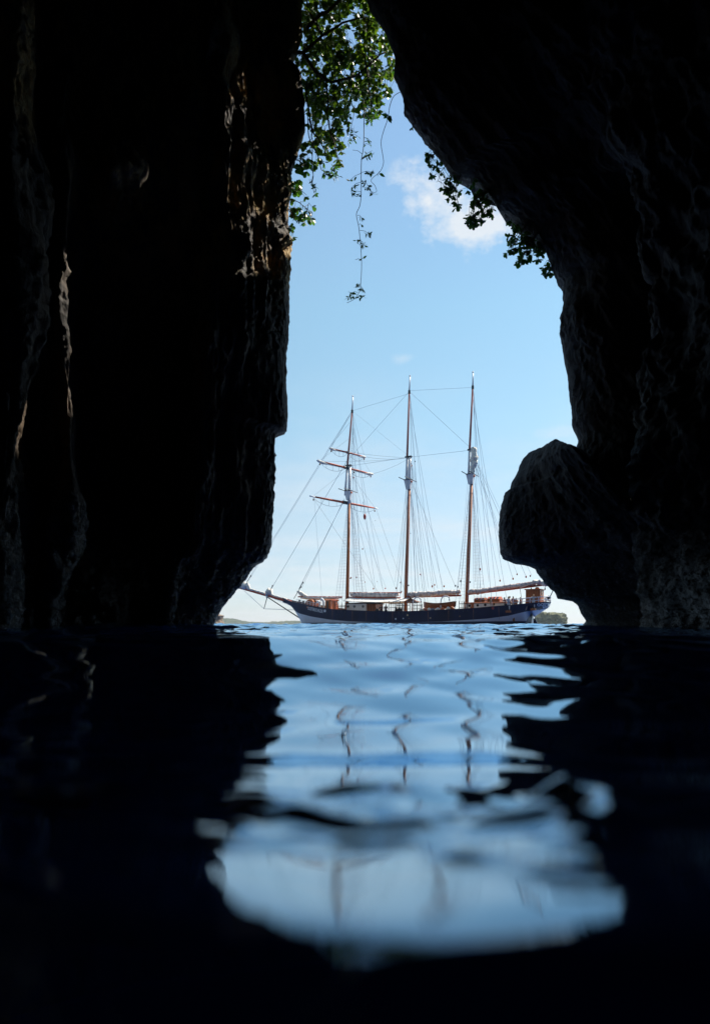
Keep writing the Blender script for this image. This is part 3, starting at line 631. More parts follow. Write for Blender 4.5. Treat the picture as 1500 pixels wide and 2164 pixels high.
def stern_name():
    zc = float(zrail(S_ST))
    for txt, size, dz, wid in (('OOSTERSCHELDE', 0.47, -0.42, 4.4), ('ROTTERDAM', 0.30, -0.70, 2.2)):
        v, f = text_mesh(txt, size, 1.05, 0.016)
        w = v[:, 0].max()
        # plan outline of the counter from port round to starboard
        zt_ = zc + dz + size * .35
        s_end = S_ST + .02 if zt_ > sternp[0, 1] else float(np.interp(zt_, sternp[::-1, 1], sternp[::-1, 0])) + .02
        ss = s_end + (np.linspace(0, 1, 160) ** 2.2) * 9
        port = [(s, hullpt(s, max(float(zrail(s)) + dz + size * .35, zbot(s) + 0.02))) for s in ss[::-1]]
        pts = np.array(port + [(s, -y) for s, y in port[::-1]][1:])
        seg = np.concatenate([[0], np.cumsum(np.linalg.norm(np.diff(pts, axis=0), axis=1))]); mid = seg[-1] / 2
        out = []
        for x, y in v:
            l = mid + (x / w - 0.5) * wid
            s = np.interp(l, seg, pts[:, 0]); sd = 1 if l < mid else -1
            z = float(zrail(s)) + dz + y
            yy = max(hullpt(s, z), hullpt(s, float(zrail(s)) + dz + size * .35) - .12); nrm = Vector((-1.0 if yy < 1.5 else -0.4, sd, 0)).normalized()
            out.append((s + nrm.x * 0.05, sd * yy + nrm.y * 0.04, z))
        mk('stern_lettering', out, f, M['letter'], hull)
stern_name()
# bow scrollwork, hawse pipe rings, portlights and weeping rust along the topsides
for px, py, r, mat in ((684, 1291, .20, 'white'), (641, 1283, .13, 'orange'), (863, 1300, .12, 'brass'), (854, 1307, .09, 'white'), (1041, 1285.5, .16, 'red'), (838, 1308, .12, 'white'), (911, 1306, .10, 'brass'), (866, 1307, .08, 'rust'), (973, 1302.5, .10, 'rust')):
    p = SP(px, py, 3.4); y = hullpt(p.x, p.z)
    MB().tube([(p.x, y - 0.10, p.z), (p.x, y + 0.04, p.z)], r, 10).build('hull_fitting', M[mat], hull)
p = SP(1086, 1308, 2.4); MB().box((p.x - .1, hullpt(p.x, p.z) - .3, p.z - .3), (p.x + .15, hullpt(p.x, p.z) + .05, p.z + .3)).build('stern_tube_fairing', M['rust'], hull)
for px in (700, 745, 775, 830, 905, 948, 1000, 1052):
    p = SP(px, 1290, 3.6); s = p.x; zt = float(zrail(s)) - 0.1
    st = [(s, hullpt(s, zt - k * 0.3) + 0.012, zt - k * 0.3) for k in range(6)]
    v = []; 
    for i, q in enumerate(st): v += [(q[0] - .05 * (1 - i / 6), q[1], q[2]), (q[0] + .05 * (1 - i / 6), q[1], q[2])]
    mk('rust_streak', v, [(2 * i, 2 * i + 1, 2 * i + 3, 2 * i + 2) for i in range(5)], M['rust'], hull)

# masts -------------------------------------------------------------
def mast(name, base, lower_top, white_from, cap, top_red, pole, off):
    root = link(bpy.data.objects.new(name, None), ship)
    b = SP(*base); b.z = zdeck(b.x); lt = SP(*cap); lt.x = SP(*white_from).x + (SP(*white_from).x - b.x) * 0.12
    wf = SP(*white_from)
    ax = lambda z: b.x + (wf.x - b.x) * (z - b.z) / (wf.z - b.z)
    MB().tube([(b.x, 0, b.z - .1), (ax(wf.z * .5), 0, wf.z * .5), (ax(wf.z), 0, wf.z)], [.25, .24, .20], 14).build('lower_mast', M['mast'], root, True)
    ct = SP(*cap)
    MB().tube([(ax(wf.z), 0, wf.z + .002), (ax(ct.z), 0, ct.z)], [.215, .19], 12).build('masthead', M['white'], root, True)
    # topmast stands forward of the lower mast
    tr = SP(*top_red); po = SP(*pole)
    hz = SP(cap[0], lower_top[1]).z
    tx = lambda z: ax(ct.z) + off + (tr.x - ax(ct.z) - off) * (z - ct.z) / (tr.z - ct.z)
    MB().tube([(tx(hz), 0, hz - .6), (tx(ct.z), 0, ct.z)], [.15, .16], 10).build('topmast_heel', M['white'], root, True)
    MB().tube([(tx(ct.z), 0, ct.z), (tx(tr.z), 0, tr.z)], [.150, .105], 10).build('topmast', M['topmast'], root, True)
    q = MB().tube([(tr.x, 0, tr.z), (po.x, 0, po.z - .2)], [.12, .075], 8); q.ell((po.x, 0, po.z - .08), (.13, .13, .13), 8, 6)
    q.build('pole', M['white'], root, True)
    MB().tube([(tr.x, 0, tr.z - .35), (tr.x, 0, tr.z + .12)], .17, 8).build('hounds', M['dark'], root)
    MB().box((ax(ct.z) - .28, -.22, ct.z - .02), (ax(ct.z) + off + .25, .22, ct.z + .16)).build('cap', M['dark'], root, bevel=.03)
    # cheeks, trestle and crosstrees
    q = MB(); q.add([(ax(hz) - .28, -.2, hz), (ax(hz) + off + .3, -.2, hz), (ax(hz) + off * .5 + .2, -.2, hz - 1.3), (ax(hz) - .2, -.2, hz - 1.3), (ax(hz) - .28, .2, hz), (ax(hz) + off + .3, .2, hz), (ax(hz) + off * .5 + .2, .2, hz - 1.3), (ax(hz) - .2, .2, hz - 1.3)],
            [(0, 1, 2, 3), (7, 6, 5, 4), (0, 4, 5, 1), (1, 5, 6, 2), (2, 6, 7, 3), (3, 7, 4, 0)])
    q.build('cheek', M['white'], root)
    q = MB()
    for dx in (-.25, off + .25): q.tube([(ax(hz) + dx, -1.9, hz + .05), (ax(hz) + dx, 1.9, hz + .05)], .055, 6)
    q.box((ax(hz) - .35, -.25, hz), (ax(hz) + off + .35, .25, hz + .1)).build('crosstree', M['dark'], root)
    MB().tube([(ax(hz) - .45, 0, hz - .28), (ax(hz) + .45, 0, hz - .28)], .13, 8).build('block', M['orange'], root)
    return dict(root=root, ax=ax, tx=tx, b=b, hz=hz, ct=ct.z, tr=tr, po=po, wf=wf)
fore = mast('foremast', (733,1290), (740,1037), (737.6,1064), (741.5,984), (744,868), (745.5,836), 0.42)
main = mast('mainmast', (856,1291), (861,1014), (864,1033), (865,966), (864.6,827), (866,793), 0.42)
mizz = mast('mizzenmast', (984.5,1285), (994,1002), (995.5,1023), (997,951), (998.5,817), (999,785), 0.42)
# canvas bundled round the mizzen masthead (furled topsail)
def bundle(pts, radii, sub=6, n=10, amp=0.25, flat=1.0, seed=1):
    P = [np.array(p, float) for p in pts]; k = len(P); out = []; rr = []
    for i in range(k - 1):
        for t in np.linspace(0, 1, sub, endpoint=False): out.append(P[i] * (1 - t) + P[i + 1] * t); rr.append(radii[i] * (1 - t) + radii[i + 1] * t)
    out.append(P[-1]); rr.append(radii[-1])
    mb = MB(); mb.tube(out, rr, n)
    v = np.array(mb.v); c = np.repeat(np.array(out), n, 0)
    d = v - c; q = 1 + amp * fbm(v * 2.6, 3, seed)
    v = c + d * q[:, None]; v[:, 2] = c[:, 2] + (v[:, 2] - c[:, 2]) * flat
    mb.v = [tuple(x) for x in v]; return mb
hz, ct = mizz['hz'], mizz['ct']
bundle([(mizz['ax'](hz) - .1, .05, hz), (mizz['ax'](hz) - .25, .12, hz + 1.2), (mizz['ax'](ct) - .3, .12, ct - 1.2), (mizz['ax'](ct) - .1, .0, ct + .3)], [.30, .38, .46, .30], 8, 12, .65, 1, 3).build('furled_topsail', M['canvas'], mizz['root'], True)

# yards --------------------------------------------------------------
YA = R(45)
def yard(name, ends, mid, rad, tip, sail):
    m = SP(*mid); m.x += 0.32
    mw = SO + SX * m.x; dr = Vector((-math.sin(YA), -math.cos(YA))); nr = Vector((dr.y, -dr.x))
    res = []
    for px, py in ends:
        d = Vector(((px - CX) / F, 1.0)); t = mw.dot(nr) / d.dot(nr); w = d * t - SO
        res.append(Vector((w.dot(SX), w.dot(SY), HC + (HY - py) / F * t)))
    a, b = res; c = (a + b) / 2
    root = link(bpy.data.objects.new(name, None), ship)
    L = lambda t: a.lerp(b, t)
    MB().tube([L(.06), L(.25), L(.5), L(.75), L(.94)], [rad * .62, rad * .9, rad, rad * .9, rad * .62], 10).build('spar', M['topmast'], root, True)
    for t0, t1 in ((0, .065), (.935, 1)): MB().tube([L(t0), L(t1)], [rad * .55, rad * .66] if t0 == 0 else [rad * .66, rad * .55], 8).build('spar_tip', M['white'], root, True)
    MB().tube([L(.46), L(.54)], rad * 1.5, 8).build('truss', M['dark'], root)
    dn = Vector((0, 0, -1))
    if sail:
        pts = [L(t) + dn * o for t, o in ((.02, .0), (.08, .08), (.2, rad * 1.1), (.45, rad * .8), (.55, rad * .8), (.8, rad * 1.1), (.92, .08), (.985, .0))]
        bundle(pts, [rad * 1.2, rad * 1.7, rad * .5, rad * .3, rad * .3, rad * .5, rad * 1.6, rad * 1.1], 6, 8, .4, 1, 5).build('furled_sail', M['canvas'], root, True)
    # footrope slung under each half
    for t0, t1 in ((.05, .48), (.52, .95)):
        pts = [L(t0 + (t1 - t0) * u) + dn * (rad + 0.75 * math.sin(math.pi * u) ** .7) for u in np.linspace(0, 1, 9)]
        MB().tube(pts, .022, 4).build('footrope', M['rope'], root)
        for u in (.25, .5, .75):
            p = L(t0 + (t1 - t0) * u); MB().tube([p, p + dn * (rad + 0.75 * math.sin(math.pi * u) ** .7)], .02, 4).build('stirrup', M['rope'], root)
    for t in (.05, .95):
        p = L(t) + dn * (rad + .25); MB().ell(p, (.10, .08, .17), 7, 5).build('block', M['wood'], root, True)
    return L
yU = yard('upper_yard', ((695.6,946.5),(773,965.8)), (740,955), .12, 0, True)
yM = yard('middle_yard', ((669.5,973),(788.5,1002.5)), (738,987), .15, 0, True)
yL = yard('lower_yard', ((654.5,1048),(798,1075)), (737,1063), .165, 0, False)

# bowsprit and head gear ------------------------------------------------
bs = link(bpy.data.objects.new('bowsprit', None), ship)
t_ = SP(506.5,1242.5); h_ = SP(601,1268.5); m_ = SP(567,1259)
MB().tube([h_ + Vector((-1.2, 0, -.3)), h_, m_, t_], [.24, .24, .20, .13], 10).build('spar', M['topmast'], bs, True)
bundle([SP(508,1242), SP(514,1238.5), SP(521,1238), SP(528,1244.5)], [.14, .50, .44, .16], 7, 10, .7, 1, 11).build('furled_outer_jib', M['canvas'], bs, True)
bundle([SP(521,1238), SP(523,1232), SP(524,1229)], [.30, .18, .08], 5, 8, .6, 1, 12).build('furled_jib_peak', M['canvas'], bs, True)
bundle([SP(526,1244.5), SP(545,1250), SP(560,1254.5)], [.16, .15, .18], 7, 8, .6, 1, 13).build('furled_jib_foot', M['canvas'], bs, True)
bundle([SP(562,1255), SP(568,1251), SP(575,1257)], [.20, .52, .15], 7, 10, .7, 1, 14).build('furled_inner_jib', M['canvas'], bs, True)
bundle([SP(564,1257), SP(566,1263)], [.30, .22], 5, 8, .6, 1, 24).build('jib_tack', M['canvas'], bs, True)
bundle([SP(575,1257.5), SP(590,1262), SP(606,1267)], [.14, .13, .16], 7, 8, .7, 1, 15).build('jib_gasket', M['canvas'], bs, True)
ds = SP(558,1286.5); MB().tube([SP(565,1261), ds], [.07, .05], 6).build('dolphin_striker', M['dark'], bs)
def line(px0, px1, y0=0, y1=0, r=.03, mat='rope', name='stay', parent=None, sag=0.0, off0=None):
    a = px0 if isinstance(px0, Vector) else SP(px0[0], px0[1], y0); b = px1 if isinstance(px1, Vector) else SP(px1[0], px1[1], y1)
    pts = [a.lerp(b, u) + Vector((0, 0, -sag * 4 * u * (1 - u))) for u in (np.linspace(0, 1, 9) if sag else (0, 1))]
    return MB().tube(pts, r, 4).build(name, M[mat], parent or ship)
line((517,1249), ds, 0, 0, .035, 'wire', 'martingale_stay', bs); line(ds, (628,1289), 0, 0, .035, 'wire', 'martingale_stay', bs)
line((565,1262), (633.6,1307), .15, .1, .055, 'dark', 'bobstay', bs); line((566,1262), (634,1306), -.15, -.1, .055, 'dark', 'bobstay', bs)
line((571,1262), (617,1281), .5, .9, .025, 'wire', 'bowsprit_shroud', bs); line((571,1262), (617,1281), -.5, -.9, .025, 'wire', 'bowsprit_shroud', bs)
# bow head knee and catheads
k0, k1 = SP(599,1270), SP(620,1279)
MB().tube([k0, SP(608,1272), k1], [.22, .3, .3], 8).build('bow_knee', M['navy'], hull, True)

# standing rigging ------------------------------------------------------
def mp(mst, z, top=True): return Vector((mst['tx'](z) if top else mst['ax'](z), 0, z))
FT = Vector((fore['tr'].x, 0, fore['tr'].z)); MT = Vector((main['tr'].x, 0, main['tr'].z)); ZT = Vector((mizz['tr'].x, 0, mizz['tr'].z))
st = link(bpy.data.objects.new('standing_rigging', None), ship)
for a, b, r in ((FT, SP(522,1229), .034), (FT + Vector((0, 0, -.3)), SP(524,1230), .022), (mp(fore, fore['ct'] + 1.0), SP(569,1252), .036), (mp(fore, fore['hz'] - 1.2), SP(632,1244), .036), (mp(fore, fore['hz'] - 1.0), SP(637,1243), .026),
                (SP(739.5,892), SP(697,944), .022), (FT, MT + Vector((0, 0, -.3)), .020), (MT, SP(735,972), .022), (MT + Vector((0, 0, .1)), ZT + Vector((0, 0, -.1)), .020), (MT, Vector((mizz['ax'](mizz['ct']), 0, mizz['ct'])), .022),
                (Vector((main['ax'](main['ct']), 0, main['ct'])), Vector((fore['ax'](fore['ct']), 0, fore['ct'])), .024), (Vector((main['ax'](main['ct']), 0, main['ct'])), Vector((mizz['ax'](mizz['ct']), 0, mizz['ct'])), .022),
                (FT, Vector((main['ax'](main['ct']), 0, main['ct'])), .012)):
    line(a, b, r=r * .8, mat='wire', name='stay', parent=st)
for px0, px1 in (((522,1229.5), (530,1217)), ((569,1251), (576,1238)), ((621,1265), (636,1240)), ((632,1245), (640,1231))):
    line(px0, px1, 0, 0, .05, 'dark', 'turnbuckle', st)
    p = SP(*px1); MB().ell(p, (.11, .11, .16), 6, 5).build('block', M['dark'], st, True)
def shrouds(mst, s_shift, n, spread, top_x=0.0, rat=True):
    """lower shrouds with ratlines, each side its own frame"""
    for sd in (1, -1):
        root = link(bpy.data.objects.new('shroud_frame', None), st)
        top = Vector((mst['ax'](mst['hz'] - .6), .15 * sd, mst['hz'] - .6)); feet = []
        for i in range(n):
            s = mst['b'].x + s_shift - spread * i
            feet.append(Vector((s, (brail(s) + .05) * sd, float(zrail(s)) + .15)))
            MB().tube([feet[-1] + (top - feet[-1]) * .05, top], .018, 4).build('shroud', M['wire'], root)
            MB().tube([feet[-1] - Vector((0, 0, .5)), feet[-1] + (top - feet[-1]) * .055], .04, 4).build('lanyard', M['dark'], root)
        if rat:
            q = MB(); z = feet[0].z + 1.3
            while z < top.z - 1.2:
                a = feet[0].lerp(top, (z - feet[0].z) / (top.z - feet[0].z)); b = feet[-1].lerp(top, (z - feet[-1].z) / (top.z - feet[-1].z))
                q.tube([a, b], .011, 3, cap=False); z += 0.42
            q.build('ratline', M['rope'], root, kind='stuff')
shrouds(fore, .1, 4, .62); shrouds(main, -.2, 4, .6, rat=False); shrouds(mizz, .2, 4, .58)
# topmast shrouds over the crosstrees, topmast backstays, and the fore ladder
for mst in (fore, main, mizz):
    for sd in (1, -1):
        a = Vector((mst['tr'].x - .05, 0, mst['tr'].z - .2)); b = Vector((mst['ax'](mst['hz']) - .25, 1.85 * sd, mst['hz'] + .05))
        line(a, b, r=.018, mat='wire', name='topmast_shroud', parent=st)
        for k, ds_ in enumerate((3.2, 4.6)):
            s = mst['b'].x - ds_; line(a + Vector((0, 0, -k * 1.5)), Vector((s, (brail(s) - .05) * sd, float(zrail(s)) + .1)), r=.018, mat='wire', name='backstay', parent=st)
q = MB(); a0, a1 = Vector((fore['ax'](fore['hz']) - .3, .9, fore['hz'])), Vector((FT.x - .1, .1, FT.z - 2.5)); b0, b1 = a0 + Vector((-.1, -.5, 0)), a1 + Vector((-.15, -.1, 0))
for u in np.linspace(0.03, .97, 26): q.tube([a0.lerp(a1, u), b0.lerp(b1, u)], .014, 3, cap=False)
q.tube([a0, a1], .016, 4); q.tube([b0, b1], .016, 4); q.build('rope_ladder', M['rope'], st)

# running rigging: halyards, braces, lifts and lazy jacks with their wooden blocks
rr_ = link(bpy.data.objects.new('running_rigging', None), ship)
runs = [((744,985),(756,1240),0,-2.0),((746,985),(766,1250),0,-1.5),((742,1060),(754,1250),0,1.5),((747,1066),(790,1243),0,-3.2),((747,1066),(816,1244),0,-3.4),((746,1000),(808,1243),0,-3.4),((743,1040),(745,1238),0,1.0),((744,985),(838,1250),0,3.3),
        ((864,966),(838,1243),0,3.0),((863,970),(846,1255),0,2.0),((866,966),(883,1238),0,-1.5),((867,966),(892,1243),0,-2.2),((868,975),(905,1243),0,-3.0),((868,985),(914,1244),0,1.5),((868,972),(936,1240),0,-3.3),((867,1014),(962,1240),0,2.0),((866,1014),(878,1250),0,-2.0),((863,1000),(870,1252),0,.8),((866,966),(924,1243),0,3.2),((862,1010),(834,1230),0,-3.0),
        ((993,966),(968,1238),0,3.2),((997,960),(1004,1230),0,-1.0),((998,960),(1021,1235),0,-2.0),((999,960),(1056,1226),0,0),((1000,955),(1083,1222),0,0),((1000,975),(1092,1212),0,0),((999,990),(1033,1230),0,-2.5),((1000,962),(1111,1218),0,0),((1001,962),(1123,1216),0,0),((994,985),(973,1240),0,-2.0),((1000,968),(1068,1180),0,.5),((997,1001),(1011,1245),0,2.5),
        ((700,976),(742,905),0,0),((668,1052),(666,1242),2.5,1.5),((655,1052),(660,1180),5,4.0)]
runs = runs[:-3] + [((664,1052),(680,1262),4.0,2.0)]
for k, (p0, p1, y0, y1) in enumerate(runs):
    line(p0, p1, y0, y1, .013 if k % 3 else .017, 'rope' if k % 2 else 'wire', 'halyard', rr_)
for px, py, yl, mat, sz in ((766,1160,-2,'wood',.13),(771,1230,-1,'wood',.10),(742,1221,0,'orange',.13),(789,1244,-3,'wood',.15),(797,1229,0,'wood',.07),(814,1243.5,-3,'red',.12),(837,1243,3,'wood',.14),(846,1231,0,'wood',.12),(848,1250,2,'wood',.12),(753,1220,1,'red',.12),(740,1222,1,'dark',.12),
                            (888,1214,-2,'red',.12),(913,1239,0,'orange',.17),(918,1236,0,'orange',.13),(938,1239,-3,'wood',.15),(962,1238,2,'dark',.14),(967,1240,0,'dark',.14),(973,1228,0,'dark',.16),(993,1230,0,'dark',.13),(1014,1203,0,'orange',.17),(863,1237,0,'dark',.13),
                            (1056,1227,0,'orange',.15),(1083.5,1223,0,'orange',.15),(1092,1213.5,0,'wood',.13),(1111,1219,0,'red',.15),(1120,1217,0,'wood',.13),(867,1127,0,'dark',.08),(793,1100,0,'dark',.06),(877,975,0,'dark',.1),(870,984,0,'orange',.12),(747,1009,0,'red',.14),(748,998,0,'dark',.14),(1005,962,0,'wood',.14),(1004,978,0,'dark',.13)):
    p = SP(px, py, yl); sz *= .72; MB().ell(p, (sz, sz * .7, sz * 1.4), 7, 5).build('block', M[mat], rr_, True)
p = SP(770.5, 1092, 0); MB().tube([p + Vector((0, 0, .45)), p + Vector((0, 0, .25)), p, p + Vector((0, 0, -.25)), p + Vector((0, 0, -.42))], [.05, .18, .22, .16, .06], 8).build('red_fender', M['red'], rr_, True)
line((767,1060), (770.5,1086), 0, 0, .03, 'rope', 'pennant_line', rr_)
# braces from the yardarms to the mainmast head
MC = Vector((main['ax'](main['ct']), 0, main['ct'] - .1))
for Lf, t in ((yU, .03), (yU, .97), (yM, .03), (yM, .97)):
    line(Lf(t), MC, r=.014, mat='rope', name='brace', parent=rr_, sag=.25)
for t in (.03, .97): line(yL(t), Vector((main['b'].x + .5, 3.4 if t < .5 else -3.4, 2.2)), r=.014, mat='rope', name='brace', parent=rr_)
for t in (.04, .96):
    line(yL(t), mp(fore, fore['ct'] - .5), r=.014, mat='rope', name='lift', parent=rr_); line(yM(t), mp(fore, fore['ct'] + 4), r=.012, mat='rope', name='lift', parent=rr_); line(yU(t), FT, r=.014, mat='rope', name='lift', parent=rr_)

# booms, gaffs and furled sails ------------------------------------------
def boom_set(name, boom, gaff, bundle_pts, bundle_r, mat='sail', boom_r=.15, end=None):
    root = link(bpy.data.objects.new(name, None), ship)
    a, b = SP(*boom[0]), SP(*boom[1]); MB().tube([a, a.lerp(b, .5), b], [boom_r * .85, boom_r, boom_r * .75], 10).build('boom', M['topmast'], root, True)
    a, b = SP(*gaff[0]), SP(*gaff[1]); MB().tube([a, b], [boom_r * .7, boom_r * .55], 8).build('gaff', M['topmast'], root, True)
    bundle([SP(*p) for p in bundle_pts], bundle_r, 14, 12, .45, 1.0, len(name)).build('furled_sail', M[mat], root, True)
    for u in np.linspace(.06, .94, 12):
        c_ = np.array([tuple(SP(*p)) for p in bundle_pts]); n_ = len(c_) - 1; i = min(int(u * n_), n_ - 1); w = u * n_ - i
        c0 = c_[i] * (1 - w) + c_[i + 1] * w; rad = (bundle_r[i] * (1 - w) + bundle_r[i + 1] * w) * 1.10
        MB().tube([(c0[0], c0[1] + rad * math.cos(t), c0[2] + rad * math.sin(t)) for t in np.linspace(0, 2 * math.pi, 11)], .025, 4, cap=False).build('gasket', M['rope'], root)
    return root
boom_set('fore_boom', ((736,1262.5),(846,1263.5)), ((739,1253),(848,1252.5)), ((741,1256.5),(770,1257),(810,1257.5),(842,1257)), [.26,.34,.33,.22])
boom_set('main_boom', ((859,1261),(974,1258.5)), ((859,1254.5),(972,1249.5)), ((861,1256.5),(870,1257),(910,1255),(950,1252.5),(972,1251)), [.20,.40,.36,.34,.30])
zb_ = boom_set('mizzen_boom', ((990,1255.5),(1162,1234.5)), ((992,1249),(1130,1229)), ((989,1251),(1010,1250),(1060,1242.5),(1100,1236.5),(1126,1232.5)), [.28,.34,.30,.28,.26])
bundle([SP(1122,1233), SP(1133,1229.5), SP(1145,1231.5), SP(1156,1233), SP(1162,1234)], [.22,.36,.34,.34,.16], 8, 10, .75, 1, 33).build('sail_clew', M['canvas'], zb_, True)
line((1130,1232), (1098,1242), .25, .25, .05, 'canvas', 'gasket', zb_); line((1098,1242), (1101,1262), .2, 0, .03, 'rope', 'sheet', zb_)
sb = link(bpy.data.objects.new('staysail_boom', None), ship)
MB().tube([SP(630,1261), SP(723,1261.5)], [.10, .09], 8).build('boom', M['topmast'], sb, True)
bundle([SP(636,1263), SP(670,1264.5), SP(700,1264), SP(722,1263)], [.16, .26, .22, .10], 8, 8, .5, 1, 41).build('furled_sail', M['sail'], sb, True)
bundle([SP(629,1250), SP(634,1253), SP(641,1258), SP(648,1260.5)], [.16, .30, .26, .16], 7, 9, .7, 1, 42).build('sail_head', M['canvas'], sb, True)
# awnings
def sheet(name, corners, mat, sag=.15, parent=ship, n=8):
    P = np.zeros((n, n, 3)); a, b, c, d = [np.array(x) for x in corners]
    for i in range(n):
        for j in range(n):
            u, v = i / (n - 1), j / (n - 1)
            P[i, j] = (a * (1 - u) + b * u) * (1 - v) + (d * (1 - u) + c * u) * v; P[i, j, 2] -= sag * math.sin(math.pi * u) * 1.0 + .08 * abs(math.sin(u * 9.4))
    o = grid_mesh(name, P, M[mat], parent); m = o.modifiers.new('thick', 'SOLIDIFY'); m.thickness = .03
    return o
def hp(px, py, y): return tuple(SP(px, py, y))
a, b = SP(724,1270,2.2), SP(853,1271,2.2)
sheet('awning', ((a.x, 2.2, a.z), (b.x, 2.2, b.z), (b.x, -.1, b.z + .62), (a.x, -.1, a.z + .62)), 'awning', .10)
sheet('awning', ((a.x, -2.2, a.z), (b.x, -2.2, b.z), (b.x, -.1, b.z + .62), (a.x, -.1, a.z + .62)), 'awning', .10)
a, b = SP(856,1273,1.6), SP(882,1273.5,1.6)
sheet('tarpaulin', ((a.x, 1.6, a.z), (b.x, 1.6, b.z), (b.x, -.1, b.z + .1), (a.x, -.1, a.z + .7)), 'brownsail', .05)

# deck structures ---------------------------------------------------------
def house(name, x0, x1, ytop, yl, width, zlo=None, mat='white', roof=None, bevel=.04):
    a, b = SP(x0, ytop, yl), SP(x1, ytop, yl); lo = min(a.x, b.x); hi = max(a.x, b.x)
    root = link(bpy.data.objects.new(name, None), ship)
    z1 = (a.z + b.z) / 2; z0 = zlo if zlo is not None else zdeck((lo + hi) / 2) - .1
    MB().box((lo, yl - width, z0), (hi, yl, z1)).build('wall', M[mat], root, bevel=bevel)
    if roof:
        n = 9; P = MB(); v = []
        for s_ in (lo - .12, hi + .12):
            for k in range(n):
                u = k / (n - 1); v.append((s_, yl + .1 - (width + .2) * u, z1 + .13 * math.sin(math.pi * u) + .002)); 
            for k in range(n):
                u = k / (n - 1); v.append((s_, yl + .1 - (width + .2) * u, z1 + .10 + .13 * math.sin(math.pi * u)))
        f = []
        for k in range(n - 1): f += [(k, k + 1, 2 * n + k + 1, 2 * n + k), (n + k, 3 * n + k, 3 * n + k + 1, n + k + 1), (k, n + k, n + k + 1, k + 1), (2 * n + k, 2 * n + k + 1, 3 * n + k + 1, 3 * n + k)]
        f += [(0, 2 * n, 3 * n, n), (n - 1, 2 * n - 1, 4 * n - 1, 3 * n - 1)]
        mk('roof', v, f, M[roof], root)
    return root, lo, hi, z0, z1, yl
def porthole(root, px, py, yl, r, ring='brass'):
    p = SP(px, py, yl)
    o = MB().tube([(p.x, yl - .02, p.z), (p.x, yl + .035, p.z)], r * 1.28, 14).build('porthole', M[ring], root)
    MB().tube([(p.x, yl, p.z), (p.x, yl + .05, p.z)], r, 14).build('pane', M['glass'], o)
h1 = house('fore_deckhouse', 731, 774, 1276, 1.7, 3.4, roof='dark')
for px in (735.5, 749, 767): porthole(h1[0], px, 1281.5, 1.7, .19, 'white')
h2 = house('companionway', 774.5, 793, 1276.5, 1.5, 2.4, mat='wood', roof='dark')
for px in (779, 784, 789): MB().box((SP(px, 1280, 1.5).x - .05, 1.5, h2[3] + .1), (SP(px, 1280, 1.5).x + .05, 1.53, h2[4] - .08)).build('door_batten', M['dark'], h2[0])
h3 = house('fore_companionway', 687, 697.5, 1269, 1.1, 1.7, mat='wood', roof='wood'); 
MB().box((SP(692,1275,1.1).x - .2, 1.1, h3[3] + .2), (SP(692,1275,1.1).x + .2, 1.14, h3[4] - .1)).build('door', M['dark'], h3[0], bevel=.01)
house('deck_locker', 702.5, 709, 1270, 1.2, .7, mat='orange', roof='orange')
h4 = house('aft_deckhouse', 983, 1068, 1275, 2.2, 4.4, roof='wood')
for px, py in ((992,1280), (1009,1279.2), (1025,1278.2), (1043,1276.8)): porthole(h4[0], px, py, 2.2, .17, 'white')
MB().box((SP(997,1275,2.2).x - .25, 2.2, h4[3]), (SP(997,1275,2.2).x + .25, 2.23, h4[4] + .15)).build('door', M['wood'], h4[0], bevel=.01)
for nm, x0, x1, yt, mt in (('skylight', 1001, 1023, 1262.5, 'wood'), ('skylight', 1029, 1055, 1260.5, 'orange')):
    a, b = SP(x0, yt, .7), SP(x1, yt, .7); lo, hi = sorted((a.x, b.x)); root = link(bpy.data.objects.new(nm, None), ship)
    z0 = h4[4] + .05; z1 = (a.z + b.z) / 2
    MB().box((lo, -.7, z0), (hi, .7, z1 - .35)).build('coaming', M['wood'], root, bevel=.02)
    q = MB(); q.add([(lo - .05, .8, z1 - .35), (hi + .05, .8, z1 - .35), (hi + .05, 0, z1), (lo - .05, 0, z1), (lo - .05, -.8, z1 - .35), (hi + .05, -.8, z1 - .35)], [(0, 1, 2, 3), (3, 2, 5, 4), (0, 3, 4), (1, 5, 2)])
    q.build('lid', M[mt], root)
    for u in (.22, .5, .78):
        s_ = lo + (hi - lo) * u; q = MB(); q.add([(s_ - .14, .72, z1 - .295), (s_ + .14, .72, z1 - .295), (s_ + .14, .15, z1 - .05), (s_ - .14, .15, z1 - .05)], [(0, 1, 2, 3)]); q.build('pane', M['glass'], root)
# wheelhouse at the stern
a, b = SP(1110,1247,1.0), SP(1140.5,1246,1.0); lo, hi = sorted((a.x, b.x)); wz1 = (a.z + b.z) / 2; wz0 = zdeck(lo) - .05
wh = link(bpy.data.objects.new('wheelhouse', None), ship)
MB().box((lo, -.95, wz0), (hi, 1.0, wz1)).build('wall', M['wood'], wh, bevel=.05)
MB().box((lo - .12, -1.1, wz1 + .003), (hi + .14, 1.14, wz1 + .12)).build('roof', M['wood'], wh, bevel=.04)
for k in range(6):
    s_ = lo + (hi - lo) * (k + .5) / 6; MB().box((s_ - .012, 1.0, wz0), (s_ + .012, 1.012, wz1 - .02)).build('plank_seam', M['dark'], wh)
zc = SP(1147,1254,0).z
o = MB().tube([(lo - .04, .0, zc), (lo + .01, .0, zc)], .24, 16).build('porthole', M['brass'], wh); MB().tube([(lo - .055, .0, zc), (lo, .0, zc)], .17, 16).build('pane', M['glass'], o)
MB().ell((lo + .6, 0, wz1 + .22), (.28, .28, .18), 10, 6).build('compass_dome', M['orange'], wh, True)
for px in (1122, 1151): p = SP(px, 1243.5, 0); MB().tube([(p.x, 0, wz1), (p.x, 0, wz1 + .32)], .07, 8).build('lamp', M['dark'], wh)
